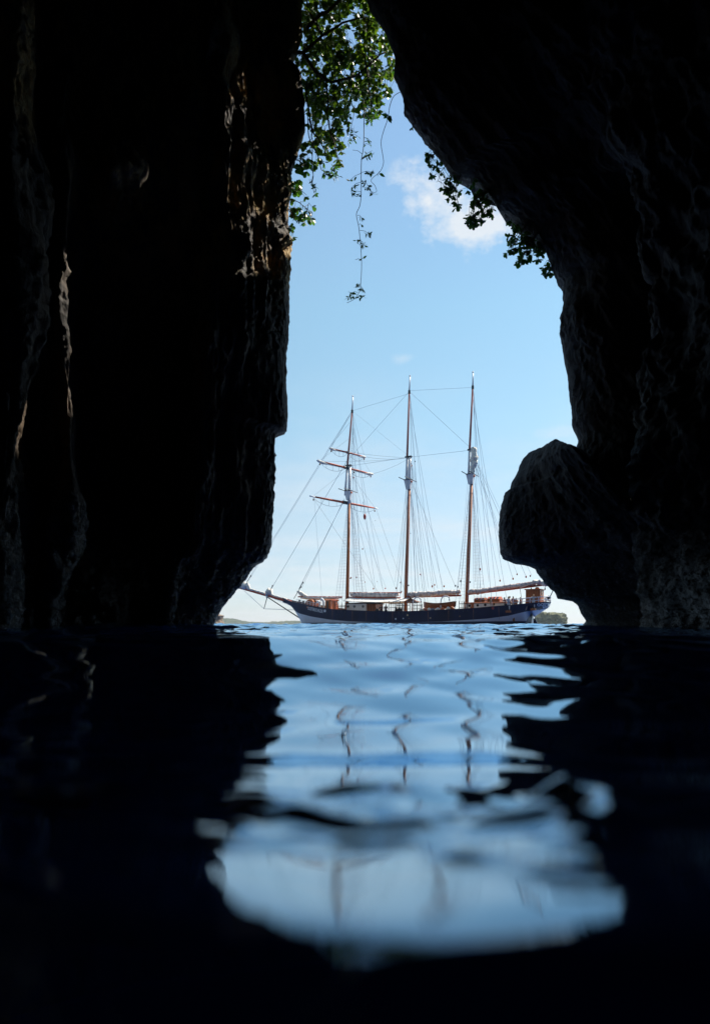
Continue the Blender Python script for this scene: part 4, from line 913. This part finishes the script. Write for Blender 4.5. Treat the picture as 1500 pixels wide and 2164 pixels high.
# stern railing
rl = link(bpy.data.objects.new('stern_railing', None), ship)
s0 = SP(1083, 1272, 3.0).x; sv = np.concatenate([np.linspace(s0, S_ST + 2.0, 16), S_ST + 2.0 * (np.linspace(1, 0, 20)[1:] ** 2)])
path = [Vector((s, max(brail(s) - .1, 0), float(zrail(s)))) for s in sv]; full = path + [Vector((p.x, -p.y, p.z)) for p in path[::-1][1:]]
for hgt, rad in ((.32, .045), (.70, .055)): MB().tube([p + Vector((0, 0, hgt)) for p in full], rad, 6).build('rail_bar', M['white'], rl, True)
acc = 0; last = full[0]
for i, p in enumerate(full):
    acc += (p - last).length; last = p
    if i == 0 or acc > 0.95:
        MB().tube([p, p + Vector((0, 0, .72))], .05, 6).build('post', M['white'], rl); acc = 0
q = SP(1173,1237,0); MB().tube([Vector((S_ST + .3, 0, float(zrail(S_ST)) + .2)), Vector((q.x, 0, q.z))], [.07, .04], 6).build('ensign_staff', M['dark'], ship)
p = SP(1160,1262,0); MB().ell((S_ST + .25, 0.1, float(zrail(S_ST)) + .55), (.2, .2, .3), 8, 6).build('stern_lamp', M['dark'], ship)
# forecastle: rail, windlass, hatch hood, ventilators, pin rails
fr = link(bpy.data.objects.new('forecastle_rail', None), ship)
fs = np.linspace(SP(622, 1275, 2).x, SP(672, 1282, 3).x, 9); fp = [Vector((s, brail(s) - .12, float(zrail(s)))) for s in fs]
for sd in (1, -1):
    g = [Vector((p.x, p.y * sd, p.z)) for p in fp]
    MB().tube([p + Vector((0, 0, .55)) for p in g], .03, 5).build('rail_bar', M['white'], fr); MB().tube([p + Vector((0, 0, .28)) for p in g], .022, 5).build('rail_bar', M['white'], fr)
    for p in g: MB().tube([p, p + Vector((0, 0, .57))], .03, 5).build('post', M['white'], fr)
a = SP(659,1272,.6); wl = link(bpy.data.objects.new('windlass', None), ship); wz = zdeck(a.x) + .75
for dy in (-.9, -.3, .35, 1.0): MB().tube([(a.x, dy - .22, wz + .35), (a.x, dy + .22, wz + .35)], .62 if dy > 0 else .5, 14).build('drum', M['wood'], wl, True)
MB().tube([(a.x, -1.4, wz + .35), (a.x, 1.4, wz + .35)], .16, 8).build('shaft', M['dark'], wl)
for dy in (-.62, .02, .68): MB().box((a.x - .3, dy - .06, wz - .8), (a.x + .3, dy + .06, wz + .7)).build('bitt', M['dark'], wl, bevel=.03)
for px, py in ((633,1268), (641,1270), (648,1271)):
    p = SP(px, py, .8); MB().tube([(p.x, .8, zdeck(p.x)), (p.x, .8, p.z)], .17, 8).build('bollard', M['dark'], ship)
for px, py, yl, k in ((684,1277,1.9,1), (676,1280,2.1,.8)):
    p = SP(px, py, yl); vt = [Vector((p.x, yl, zdeck(p.x))), Vector((p.x, yl, p.z + .3 * k)), Vector((p.x + .12, yl, p.z + .62 * k)), Vector((p.x + .42, yl, p.z + .72 * k))]
    MB().tube(vt, [.14, .14, .17, .26], 10).build('ventilator', M['white'], ship, True)
p = SP(711,1282,2.6)
def pinrail(x0, x1, yt, yl, n):
    root = link(bpy.data.objects.new('pin_rail', None), ship); a, b = SP(x0, yt, yl), SP(x1, yt, yl); zb0 = zdeck((a.x + b.x) / 2)
    zt = (a.z + b.z) / 2
    MB().tube([(a.x, yl, zt), (b.x, yl, zt)], .045, 5).build('bar', M['dark'], root); MB().tube([(a.x, yl, zt - .5), (b.x, yl, zt - .5)], .035, 5).build('bar', M['dark'], root)
    for u in np.linspace(0, 1, n):
        s_ = a.x + (b.x - a.x) * u; MB().tube([(s_, yl, zb0), (s_, yl, zt + random.uniform(.15, .45))], .04, 5).build('belaying_pin', M['dark'] if random.random() < .7 else M['wood'], root)
pinrail(711, 732, 1281, 2.4, 6); pinrail(822, 850, 1276, 2.6, 7); pinrail(838, 866, 1279, 3.2, 6); pinrail(970, 986, 1276, 3.0, 4); pinrail(870, 892, 1279, -2.2, 5)
for px, py, sx, mt in ((893,1288.5,.5,'canvas'),(898,1288,.35,'orange'),(907,1288.5,.35,'canvas'),(915,1288,.3,'rope'),(925,1287.5,.4,'canvas'),(934,1287.5,.35,'orange'),(947,1286.5,.3,'canvas'),(955,1286,.3,'wood'),(845,1288.5,.28,'dark'),(838,1288.5,.28,'dark'),(797,1289,.3,'dark')):
    p = SP(px, py, 3.1); bundle([(p.x - sx, 3.1, p.z - .12), (p.x, 3.1, p.z + .02), (p.x + sx, 3.1, p.z - .12)], [.10, .26, .10], 5, 8, .6, 1, int(px)).build('rope_coil', M[mt], ship, True)
# davits
for px_b, px_t, yb, yt, nm in ((872,888,1290,1262,0), (931,948,1286,1259,1)):
    yl = 2.7; b_ = SP(px_b, yb, yl); t_ = SP(px_t, yt + 4, yl)
    root = link(bpy.data.objects.new('davit', None), ship)
    pts = [Vector((b_.x, yl, zdeck(b_.x))), Vector((b_.x, yl, b_.z + .2))]
    for u in np.linspace(0, 1, 8):
        th = math.pi * (1 - .80 * u) ; pts.append(Vector((b_.x + (t_.x - b_.x) * (1 + math.cos(th)) / 1.8, yl - .2 * u, b_.z + .8 + (SP(px_t, yt, yl).z - b_.z - .8) * math.sin(th) ** .8)))
    MB().tube(pts, [.075] * len(pts), 8).build('arm', M['white'], root, True)
    e = pts[-1]; MB().ell(e - Vector((0, 0, .2)), (.1, .1, .16), 7, 5).build('block', M['white'], root, True)
    MB().tube([e, Vector((e.x, e.y - .2, e.z - 1.1))], .03, 4).build('fall', M['rope'], root)

# the ship's boat in the davits ---------------------------------------------
def small_boat():
    a, b = SP(895, 1276, 2.0), SP(962, 1274, 2.0); L_ = abs(a.x - b.x); zc0 = (a.z + b.z) / 2
    root = link(bpy.data.objects.new('rowing_boat', None), label='brown varnished wooden boat hanging from the white davits amidships', cat='boat')
    w = SO + SX * ((a.x + b.x) / 2) + SY * 2.0
    root.location = (w.x, w.y, zc0 - .75); root.rotation_euler = (0, 0, math.pi - YAW)
    n = 21; v = []; m = 9
    for i in range(n):
        u = i / (n - 1) * 2 - 1; x = u * L_ / 2
        bw = .85 * (1 - abs(u) ** 2.6) + (.30 if u < 0 else 0) * (1 if u < -.0 else 0) * abs(u) ** 2.5; zt = .70 + .24 * u * u; zb = .0 + .30 * abs(u) ** 5
        for j in range(m):
            q = j / (m - 1) * 2 - 1; v.append((x, bw * (1 if q > 0 else -1) * abs(q) ** .55 if q else 0, zb + (zt - zb) * abs(q) ** 2.0))
    f = [(i * m + j, i * m + j + 1, (i + 1) * m + j + 1, (i + 1) * m + j) for i in range(n - 1) for j in range(m - 1)]
    hb = mk('hull', v, f, M['wood'], root, True); sm_ = hb.modifiers.new('thick', 'SOLIDIFY'); sm_.thickness = .04
    for j in (0, m - 1): MB().tube([Vector(v[i * m + j]) + Vector((0, 0, .02)) for i in range(n)], .055, 6).build('gunwale', M['brownsail'], root, True)
    for u in (-.5, 0, .5): MB().box((u * L_ / 2 - .13, -.78, .48), (u * L_ / 2 + .13, .78, .53)).build('thwart', M['deck'], root)
    mb_ = MB(); mb_.add([(L_ * u, y, .72 + .1 * abs(u)) for u in np.linspace(-.42, .42, 9) for y in (-.78 * (1 - abs(u) * 1.2), .78 * (1 - abs(u) * 1.2))], [(2 * i, 2 * i + 1, 2 * i + 3, 2 * i + 2) for i in range(8)])
    mb_.build('boat_cover', M['brownsail'], root)
small_boat()

# ------------------------------------------------------------------ people on deck
SKIN = simple('skin', (0.42, 0.24, 0.16), 0.55, 0.08, 4)
CL = dict(white=(.72, .70, .66), dark=(.02, .022, .03), maroon=(.17, .02, .035), cream=(.66, .56, .42), grey=(.16, .17, .19), blue=(.05, .10, .24), orange=(.55, .16, .05), tan=(.40, .27, .16))
CM = {k: simple('cloth_' + k, v, .85, .12, 9) for k, v in CL.items()}
HM = {k: simple('hair_' + k, v, .6, .3, 20) for k, v in dict(brown=(.07, .035, .018), black=(.012, .01, .01), fair=(.34, .21, .09)).items()}
def skin_obj(name, pts, edges, rad, mat, parent, root=0, **kw):
    me = bpy.data.meshes.new(name); me.from_pydata([tuple(p) for p in pts], edges, []); me.materials.append(mat)
    o = link(bpy.data.objects.new(name, me), parent, **kw)
    o.modifiers.new('skin', 'SKIN').use_smooth_shade = True
    if not me.skin_vertices: 
        bpy.context.view_layer.objects.active = o
    lay = me.skin_vertices[0].data if me.skin_vertices else None
    if lay:
        for i, r in enumerate(rad): lay[i].radius = (r, r) if not isinstance(r, tuple) else r
        lay[root].use_root = True
    s_ = o.modifiers.new('sub', 'SUBSURF'); s_.levels = 1; s_.render_levels = 1
    return o
def person(px, py_head, yl, face, pose, top, legs, hair, label):
    """px, py_head: where the top of the head shows; yl: metres to port; face: heading in degrees from the bow towards port"""
    h = SP(px, py_head, yl); fz = zdeck(h.x); H = 1.72 if pose != 'sit' else 1.30
    w = SO + SX * h.x + SY * yl
    z0 = h.z - H
    root = link(bpy.data.objects.new('person', None), label=label, cat='person', group=None)
    root.location = (w.x, w.y, z0); root.rotation_euler = (0, 0, math.pi - YAW + R(face))
    V = Vector
    # x is the way the person faces, y their left
    if pose == 'sit': hip = V((0, 0, .50)); knee = lambda s: V((.42, .12 * s, .50)); foot = lambda s: V((.45, .12 * s, .06)); toe = lambda s: V((.62, .13 * s, .04))
    else: hip = V((0, 0, .92)); knee = lambda s: V((.04 + .05 * s, .10 * s, .50)); foot = lambda s: V((-.02 + .06 * s, .11 * s, .08)); toe = lambda s: V((.16 + .06 * s, .13 * s, .04))
    lean = .16 if pose in ('lean', 'sit') else .02
    up = lambda k: hip + V((lean * k / .55, 0, k))
    ch, nk, hd, crown = up(.36), up(.54), up(.66) + V((.03, 0, 0)), up(.80) + V((.02, 0, 0))
    sh = lambda s: up(.50) + V((0, .19 * s, 0))
    if pose == 'lean': el = lambda s: sh(s) + V((.16, .06 * s, -.26)); ha = lambda s: el(s) + V((.22, -.04 * s, .02))
    elif pose == 'wave': el = lambda s: sh(s) + V((.06, .16 * s, -.22)); ha = lambda s: el(s) + (V((.14, .02 * s, .20)) if s > 0 else V((.16, -.06, -.14)))
    else: el = lambda s: sh(s) + V((.02, .07 * s, -.28)); ha = lambda s: el(s) + V((.17, -.03 * s, -.16))
    P = [hip, up(.18), ch, nk, hd, crown, hd + V((.105, 0, -.005))]; E = [(0, 1), (1, 2), (2, 3), (3, 4), (4, 5), (4, 6)]; Rd = [.125, .12, (.15, .12), .058, .088, .07, .018]
    for s in (1, -1):
        o = len(P); P += [sh(s), el(s), ha(s)]; E += [(2, o), (o, o + 1), (o + 1, o + 2)]; Rd += [.062, .045, .032]
        dr = (ha(s) - el(s)).normalized(); sdv = dr.cross(V((0, 0, 1))).normalized() if abs(dr.z) < .95 else V((0, 1, 0)); pm = ha(s) + dr * .08
        P.append(pm); E.append((o + 2, o + 3)); Rd.append((.038, .018))
        for q, (sp_, ln) in enumerate(((-.032, .07), (-.011, .085), (.011, .08), (.032, .06))):
            k = len(P); P += [pm + sdv * sp_ + dr * .03, pm + sdv * sp_ + dr * ln + V((0, 0, -.02))]; E += [(o + 3, k), (k, k + 1)]; Rd += [.009, .008]
        k = len(P); P += [ha(s) + sdv * .05 * s + dr * .05]; E += [(o + 2, k)]; Rd += [.011]
        o = len(P); hj = hip + V((0, .09 * s, -.04)); P += [hj, knee(s), foot(s), toe(s)]; E += [(0, o), (o, o + 1), (o + 1, o + 2), (o + 2, o + 3)]; Rd += [.095, .058, .042, .035]
    skin_obj('body', P, E, Rd, SKIN, root)
    P = [hip + V((0, 0, .0)), up(.18), ch, up(.50)]; E = [(0, 1), (1, 2), (2, 3)]; Rd = [.155, .145, (.18, .145), .085]
    for s in (1, -1):
        o = len(P); P += [sh(s), sh(s).lerp(el(s), .8)]; E += [(2, o), (o, o + 1)]; Rd += [.085, .066]
    skin_obj('shirt', P, E, Rd, CM[top], root)
    P = [hip + V((0, 0, .02))]; E = []; Rd = [.150]
    for s in (1, -1):
        o = len(P); P += [hip + V((0, .09 * s, -.05)), knee(s), knee(s).lerp(foot(s), .8)]; E += [(0, o), (o, o + 1), (o + 1, o + 2)]; Rd += [.115, .078, .068]
    skin_obj('trousers', P, E, Rd, CM[legs], root)
    mbh = MB(); mbh.ell(hd + V((-.025, 0, .055)), (.105, .095, .115), 10, 8); 
    mbh.build('hair', HM.get(hair) or CM[hair], root, True)
    for s in (1, -1): MB().ell(hd + V((.083, .033 * s, .03)), (.012, .014, .009), 6, 4).build('eye', M['dark'], root)
    if pose == 'sit':
        MB().box((h.x - .35, yl - .35, fz - .02), (h.x + .35, yl + .35, z0 + .40)).build('deck_seat', M['wood'], ship, bevel=.02)
    elif z0 > fz + .08:
        MB().box((h.x - .3, yl - .3, fz - .02), (h.x + .3, yl + .3, z0 + .02)).build('deck_step', M['wood'], ship)
person(806, 1278, 2.5, 95, 'sit', 'dark', 'dark', 'black', 'person in dark clothes sitting amidships, the one nearer the white fore deckhouse')
person(815, 1277.5, 2.5, 120, 'sit', 'grey', 'dark', 'black', 'person in grey top sitting amidships, the one nearer the mainmast')
person(1036.5, 1263, 2.75, 200, 'stand', 'tan', 'white', 'brown', 'person in tan top standing against the portholes of the aft deckhouse')
person(1068, 1262.5, 2.6, 60, 'lean', 'maroon', 'dark', 'black', 'person in maroon top in the group beside the aft deckhouse')
person(1074, 1261, 3.0, 100, 'lean', 'white', 'white', 'fair', 'person in white clothes with fair hair leaning on the bulwark in the group')
person(1077, 1260, 1.8, 20, 'stand', 'white', 'grey', 'brown', 'person in white top and grey trousers standing behind the group at the bulwark')
person(1084, 1260.5, 2.5, 80, 'stand', 'maroon', 'tan', 'brown', 'person in maroon top with tan trousers where the white stern railing begins')
person(1091, 1264, 2.4, 90, 'lean', 'orange', 'dark', 'brown', 'person in orange top with brown hair behind the white stern railing')
person(1099, 1262, 2.4, 190, 'wave', 'orange', 'tan', 'fair', 'person in orange top with fair hair just forward of the wheelhouse')
person(1126.5, 1256.5, 1.9, 120, 'wave', 'cream', 'white', 'fair', 'person in cream clothes beside the dark wooden wall of the wheelhouse')

# ------------------------------------------------------------------ leaves and hanging plants at the cave mouth
def leaf_mesh(name, mat, aspect=.52, pointed=False):
    # one obovate leaf of unit length, folded along the midrib
    prof = [(0, .03), (.18, .22), (.45, .42), (.70, .50), (.90, .34), (1.0, .0)] if not pointed else [(0, .03), (.15, .30), (.38, .50), (.65, .38), (.87, .15), (1.0, .0)]
    v = []; f = []
    for x, w in prof: v += [(x, w * aspect * 2 * .5, .06 * w - .10 * x * x), (x, 0, -.02 - .10 * x * x), (x, -w * aspect * 2 * .5, .06 * w - .10 * x * x)]
    for i in range(len(prof) - 1):
        a = i * 3; f += [(a, a + 1, a + 4, a + 3), (a + 1, a + 2, a + 5, a + 4)]
    me = bpy.data.meshes.new(name); me.from_pydata(v, [], f); me.materials.append(mat); me.update()
    return me, np.array(v), f
LM, LV, LF = leaf_mesh('leaf', LEAF, .70)
LD, _, _ = leaf_mesh('leaf', LEAFD, .72)
LP, LPV, LPF = leaf_mesh('leaf', LEAFD, .45, True)
from mathutils import Matrix
def rosette(c, axis, n, size, spread=.9):
    """matrices of n leaves set round the tip of a twig"""
    axis = axis.normalized(); a = axis.orthogonal().normalized(); b = axis.cross(a); out = []; ph = random.uniform(0, 6.28)
    for k in range(n):
        q = ph + k * 2.4 + random.uniform(-.3, .3); tilt = random.uniform(.45, 1.25) * spread
        d = (axis * math.cos(tilt) + (a * math.cos(q) + b * math.sin(q)) * math.sin(tilt)).normalized()
        side = d.cross(axis); side = side.normalized() if side.length > 1e-3 else a
        nrm = side.cross(d).normalized()
        s = size * random.uniform(.72, 1.2)
        m = Matrix((d * s, nrm.cross(d).normalized() * s, nrm * s)).transposed().to_4x4(); m.translation = c + d * .02
        out.append(m)
    return out
def place(parent, mats, me, n_obj, vv=LV, ff=LF, mat=LEAF):
    """the first n_obj leaves are objects of their own, the rest one mass"""
    for m in mats[:n_obj]:
        o = bpy.data.objects.new('leaf', me); C.objects.link(o); o.parent = parent; o.matrix_local = m
    if len(mats) > n_obj:
        hv = np.concatenate([vv, np.ones((len(vv), 1))], 1); rest = mats[n_obj:]
        A = np.stack([np.array(m)[:3] for m in rest]); W = np.einsum('kij,nj->kni', A, hv).reshape(-1, 3)
        F_ = [tuple(i + k * len(vv) for i in q) for k in range(len(rest)) for q in ff]
        mk('foliage', W, F_, mat, parent, kind='stuff')
def plant(name, label, cat, base, group=None):
    o = link(bpy.data.objects.new(name, None), label=label, cat=cat, group=group); o.location = base; return o
def inpoly(x, y, poly):
    r = False; j = len(poly) - 1
    for i in range(len(poly)):
        if (poly[i][1] > y) != (poly[j][1] > y) and x < (poly[j][0] - poly[i][0]) * (y - poly[i][1]) / (poly[j][1] - poly[i][1]) + poly[i][0]: r = not r
        j = i
    return r
DOWN = Vector((0, 0, -1))
def hanging_bush(name, label, cat, polys, n, Y, depth, stems, size, nobj, base_px, stem_r=.035, me=LM, mat=LEAF, droop=.8, group=None, nl=(4, 7)):
    """leaf rosettes spread through the volume the outline encloses, carried by limbs and twigs"""
    base = at(*base_px); root = plant(name, label, cat, base, group)
    limbs = []
    for k, pts in enumerate(stems):
        P = [at(p[0], p[1], p[2] if len(p) > 2 else Y) - base for p in pts]
        sub = []
        for i in range(len(P) - 1):
            for t in np.linspace(0, 1, 5, endpoint=False): sub.append(P[i].lerp(P[i + 1], t) + Vector(np.random.default_rng(k * 31 + i).normal(size=3) * .03))
        sub.append(P[-1]); limbs += sub
        r0 = stem_r if k < 3 else stem_r * .55
        MB().tube(sub, list(np.linspace(r0, r0 * .35, len(sub))), 6).build('branch', BARK, root, True)
    mats = []; tw = MB(); tips = []
    ar = [abs(sum(p[i][0] * p[i - 1][1] - p[i - 1][0] * p[i][1] for i in range(len(p)))) * w for p, w in polys]
    tries = 0
    while len(tips) < n and tries < n * 60:
        tries += 1
        poly = random.choices(polys, ar)[0][0]
        xs = [p[0] for p in poly]; ys = [p[1] for p in poly]
        x, y = random.uniform(min(xs), max(xs)), random.uniform(min(ys), max(ys))
        if not inpoly(x, y, poly): continue
        if perlin(np.array([[x / 26.0, y / 26.0, 3.3 + n]]))[0] < -.30: continue
        tips.append((x, y, at(x, y, Y + random.uniform(0, depth)) - base))
    tips.sort(key=lambda t: -t[1])
    for x, y, p in tips:
        b = min(limbs, key=lambda q: (q - p).length_squared) if limbs else p - DOWN * .4
        d = p - b
        ax = (d.normalized() + DOWN * droop + Vector((random.uniform(-.6, .6), random.uniform(-.6, .6), random.uniform(-.3, .5)))).normalized()
        s0 = p - ax * min(.55, max(.18, d.length * .4))
        if d.length < .9: tw.tube([b, s0 + Vector((0, 0, .05)), p], [.012, .010, .006], 3, cap=False)
        else: tw.tube([p + (s0 - p) * .5, p], [.008, .006], 3, cap=False)
        mats += rosette(p, ax, random.randint(*nl), size)
    tw.build('twig_mass', BARK, root, kind='stuff')
    place(root, mats, me, nobj, mat=mat)
    return root
# the tree that fills the cleft overhead
hanging_bush('overhanging_tree', 'leafy green tree crown filling the cleft at the top of the cave mouth', 'tree',
    [([(632,-120),(770,-120),(792,20),(826,80),(836,150),(820,205),(780,215),(735,240),(690,300),(655,285),(640,200),(624,130),(640,60)], 1),
     ([(632,-60),(780,-20),(826,90),(832,165),(760,200),(690,230),(648,230),(645,120)], 1),
     ([(640,180),(720,200),(738,250),(726,300),(718,350),(700,335),(668,345),(650,330),(652,280)], 1),
     ([(752,190),(800,190),(812,235),(790,250),(760,245)], 1)],
    1500, 28.2, 4.2, [[(606,118,28.4),(640,110),(680,75),(720,52),(770,38)], [(640,110),(665,150),(700,175),(760,160),(815,110)], [(650,60,28.4),(690,20),(740,-30),(770,-80)],
                     [(645,200),(655,260),(660,310)], [(690,170),(695,240),(705,300),(714,345)], [(770,120),(780,190),(790,235)], [(680,75),(650,20),(640,-60)], [(655,250),(668,290),(690,330)]],
    .215, 300, (606, 118, 28.4), .075)
# shrubs and sprigs on the left lip
hanging_bush('cliff_shrub', 'small broad-leaved sprig on the left rock lip above the sunlit ochre patch', 'shrub',
    [([(622,312),(640,300),(650,330),(664,352),(655,368),(640,362),(620,360)], 1)], 17, 28.1, .8, [[(618,335,28.3),(640,345),(660,358)], [(618,325,28.3),(632,312)]], .23, 120, (618, 335, 28.3), .02, me=LD, mat=LEAFD)
hanging_bush('cliff_shrub', 'broad-leaved shrub on the left rock lip beside the sunlit ochre patch', 'shrub',
    [([(612,392),(630,388),(650,400),(652,418),(636,425),(660,435),(668,455),(655,468),(632,474),(614,470)], 1)], 27, 28.1, .8, [[(610,420,28.3),(632,428),(660,450)], [(610,410,28.3),(630,398),(648,412)], [(610,440,28.3),(622,460),(632,470)]], .23, 200, (610, 420, 28.3), .02, me=LD, mat=LEAFD)
hanging_bush('cliff_shrub', 'tiny tuft of leaves on the left rock lip below the sunlit ochre patch', 'shrub',
    [([(612,480),(622,484),(620,500),(612,500)], 1)], 5, 28.1, .3, [[(610,488,28.3),(618,492)]], .18, 60, (610, 488, 28.3), .015, me=LD, mat=LEAFD)
# right-hand rock
hanging_bush('cliff_shrub', 'straggling leafy shrub hanging off the right overhang in front of the cloud', 'shrub',
    [([(902,308),(915,305),(926,335),(940,352),(960,368),(985,372),(1005,385),(1024,398),(1018,410),(985,408),(960,405),(972,432),(962,440),(945,415),(925,395),(918,380),(905,365),(900,335)], 1),
     ([(998,410),(1020,400),(1042,436),(1040,452),(1020,458),(1002,440)], 1), ([(985,455),(1000,450),(1020,462),(1012,474),(990,474)], 1)],
    125, 26.8, .9, [[(925,322,27),(912,330),(906,350)], [(945,348,27),(930,365),(922,385)], [(975,370,27),(962,395),(968,430)], [(1000,378,27),(985,395),(960,402)], [(1030,402,27),(1015,425),(1005,455)], [(1045,432,27),(1030,448)]],
    .18, 300, (960, 362, 27), .018, me=LD, mat=LEAFD)
hanging_bush('cliff_shrub', 'leafy shrub hanging off the right rock wall just below the cloud', 'shrub',
    [([(1088,470),(1120,484),(1142,505),(1155,535),(1140,550),(1115,545),(1112,565),(1090,562),(1085,545),(1064,546),(1068,530),(1082,525),(1072,505),(1080,488)], 1),
     ([(1150,545),(1165,560),(1172,582),(1160,588),(1148,572),(1143,578),(1145,560)], 1)],
    110, 26.8, .9, [[(1110,478,27),(1095,500),(1075,535)], [(1135,494,27),(1118,520),(1095,555)], [(1150,515,27),(1135,535)], [(1170,560,27),(1158,572)]],
    .18, 300, (1110, 478, 27), .018, me=LD, mat=LEAFD)
hanging_bush('cliff_shrub', 'pair of leaves sprouting from the right rock edge above the straggling shrub', 'shrub',
    [([(868,252),(880,255),(882,268),(872,270)], 1)], 2, 26.8, .2, [[(882,256,27),(876,262)]], .2, 20, (882, 256, 27), .012, me=LD, mat=LEAFD, nl=(1, 3))
hanging_bush('cliff_shrub', 'tiny sprig on the right rock edge between the two hanging shrubs', 'shrub',
    [([(1058,452),(1072,458),(1080,468),(1070,470)], 1)], 5, 26.8, .2, [[(1066,452,27),(1068,462)]], .16, 40, (1066, 452, 27), .012, me=LD, mat=LEAFD, nl=(2, 4))

def vine(name, label, path, sprigs, Y, r, size):
    base = at(path[0][0], path[0][1], Y); root = plant(name, label, 'vine', base)
    P = [at(x, y, Y) - base for x, y in path]; pts = []
    for i in range(len(P) - 1):
        p0, p1, p2, p3 = P[max(i - 1, 0)], P[i], P[i + 1], P[min(i + 2, len(P) - 1)]
        for t in np.linspace(0, 1, 5, endpoint=False): pts.append(.5 * (2 * p1 + (p2 - p0) * t + (2 * p0 - 5 * p1 + 4 * p2 - p3) * t * t + (3 * p1 - p0 - 3 * p2 + p3) * t ** 3))
    pts.append(P[-1]); MB().tube(pts, list(np.linspace(r, r * .6, len(pts))), 4).build('stem', STEM, root, True)
    mats = []
    for (x0, y0), (x1, y1), n in sprigs:
        a, b = at(x0, y0, Y) - base, at(x1, y1, Y + random.uniform(-.3, .3)) - base
        mid = a.lerp(b, .5) + Vector((0, 0, .06))
        MB().tube([a, mid, b], [r * .7, r * .6, r * .5], 3).build('side_shoot', STEM, root)
        for k in range(int(n * 2.1 + .5)):
            u = random.uniform(.35, 1.05); c = a.lerp(b, u); mats += rosette(c, Vector((random.uniform(-1, 1), random.uniform(-.5, .5), random.uniform(-1.2, .3))), 1, size, 1.0)
    place(root, mats, LP, 300, LPV, LPF, LEAFD)
vine('hanging_vine', 'long thin vine with small leaves dangling straight down into the sky', [(768,200),(769,260),(768,310),(764,335),(763,365),(763,410),(760,435),(753,453),(758,480),(762,520),(764,560),(762,600),(760,615),(748,632),(733,640)],
     [((769,250),(780,240),5), ((769,262),(788,256),4), ((768,290),(785,300),4), ((765,325),(745,317),0), ((764,337),(784,325),7), ((764,336),(786,318),4), ((768,306),(781,306),1), ((763,364),(790,365),9), ((763,366),(737,383),3), ((763,380),(780,395),8), ((763,385),(743,396),5), ((763,392),(790,410),5), ((762,405),(741,408),4), ((761,408),(757,415),4),
      ((755,455),(764,460),3), ((758,475),(763,475),1), ((760,486),(782,496),5), ((761,508),(770,520),7), ((761,510),(753,508),2), ((763,550),(767,546),1), ((763,550),(751,549),0), ((761,603),(754,604),4), ((760,606),(768,612),5), ((756,618),(742,620),5), ((754,622),(736,628),4), ((750,632),(772,624),4)], 28.6, .016, .175)
vine('hanging_vine', 'looping thread-like vine hanging from the right rock edge with one leaf rosette', [(848,193),(832,203),(824,222),(821,240),(818,255),(810,278),(805,302),(809,330),(810,345),(803,362),(784,380),(792,392),(795,405),(780,408)], [((821,240),(820,246),6), ((802,362),(798,372),1)], 27.6, .014, .25)
vine('hanging_vine', 'short vine with dark leaf tufts hanging from the tree beside the left lip', [(650,243),(652,285),(660,310),(659,352),(662,370),(660,388),(664,408)], [((660,310),(665,300),3), ((661,372),(658,392),3), ((660,390),(667,394),4), ((663,405),(668,410),4), ((659,352),(667,362),1)], 28.2, .02, .20)
vine('hanging_vine', 'short forked vine with a drooping leaf cluster below the tree crown', [(664,310),(674,335),(679,358),(690,362),(702,368)], [((674,342),(667,338),4), ((677,344),(686,342),4), ((684,360),(688,370),6), ((695,364),(704,372),7), ((700,366),(716,372),5), ((698,360),(708,350),6)], 28.3, .02, .21)

vine('hanging_vine', 'short thread with a leaf tuft at its tip beside the long vine', [(749,222),(747,245),(742,268),(740,290),(741,298)], [((742,270),(750,280),4), ((741,284),(756,288),4), ((741,292),(735,300),2), ((741,294),(751,297),3)], 28.4, .013, .17)
vine('hanging_vine', 'bushy leafy strand hanging from the tree crown beside the right rock edge', [(790,195),(788,215),(784,232),(782,250)], [((788,212),(800,208),4), ((787,218),(776,226),4), ((786,225),(798,232),5), ((784,234),(775,242),4), ((783,240),(792,250),4), ((782,248),(780,258),3), ((789,205),(808,216),4)], 28.3, .015, .19)

# ------------------------------------------------------------------ sea air
def haze():
    x0, x1, y0, y1, z0, z1 = -4000, 4000, -4000, 4000, -3, 60
    mb = MB(); mb.box((x0, y0, z0), (x1, y1, z1))
    m = bpy.data.materials.new('sea_air'); m.use_nodes = True; t = m.node_tree; t.nodes.clear()
    o = t.nodes.new('ShaderNodeOutputMaterial'); v = t.nodes.new('ShaderNodeVolumePrincipled')
    v.inputs['Color'].default_value = (0.86, 0.92, 1.0, 1); v.inputs['Density'].default_value = 0.00010; v.inputs['Anisotropy'].default_value = 0.2
    t.links.new(v.outputs[0], o.inputs['Volume'])
    mb.build('haze', m, None, kind='stuff', label='thin pale sea air that fades the far islands', cat='haze')
haze()
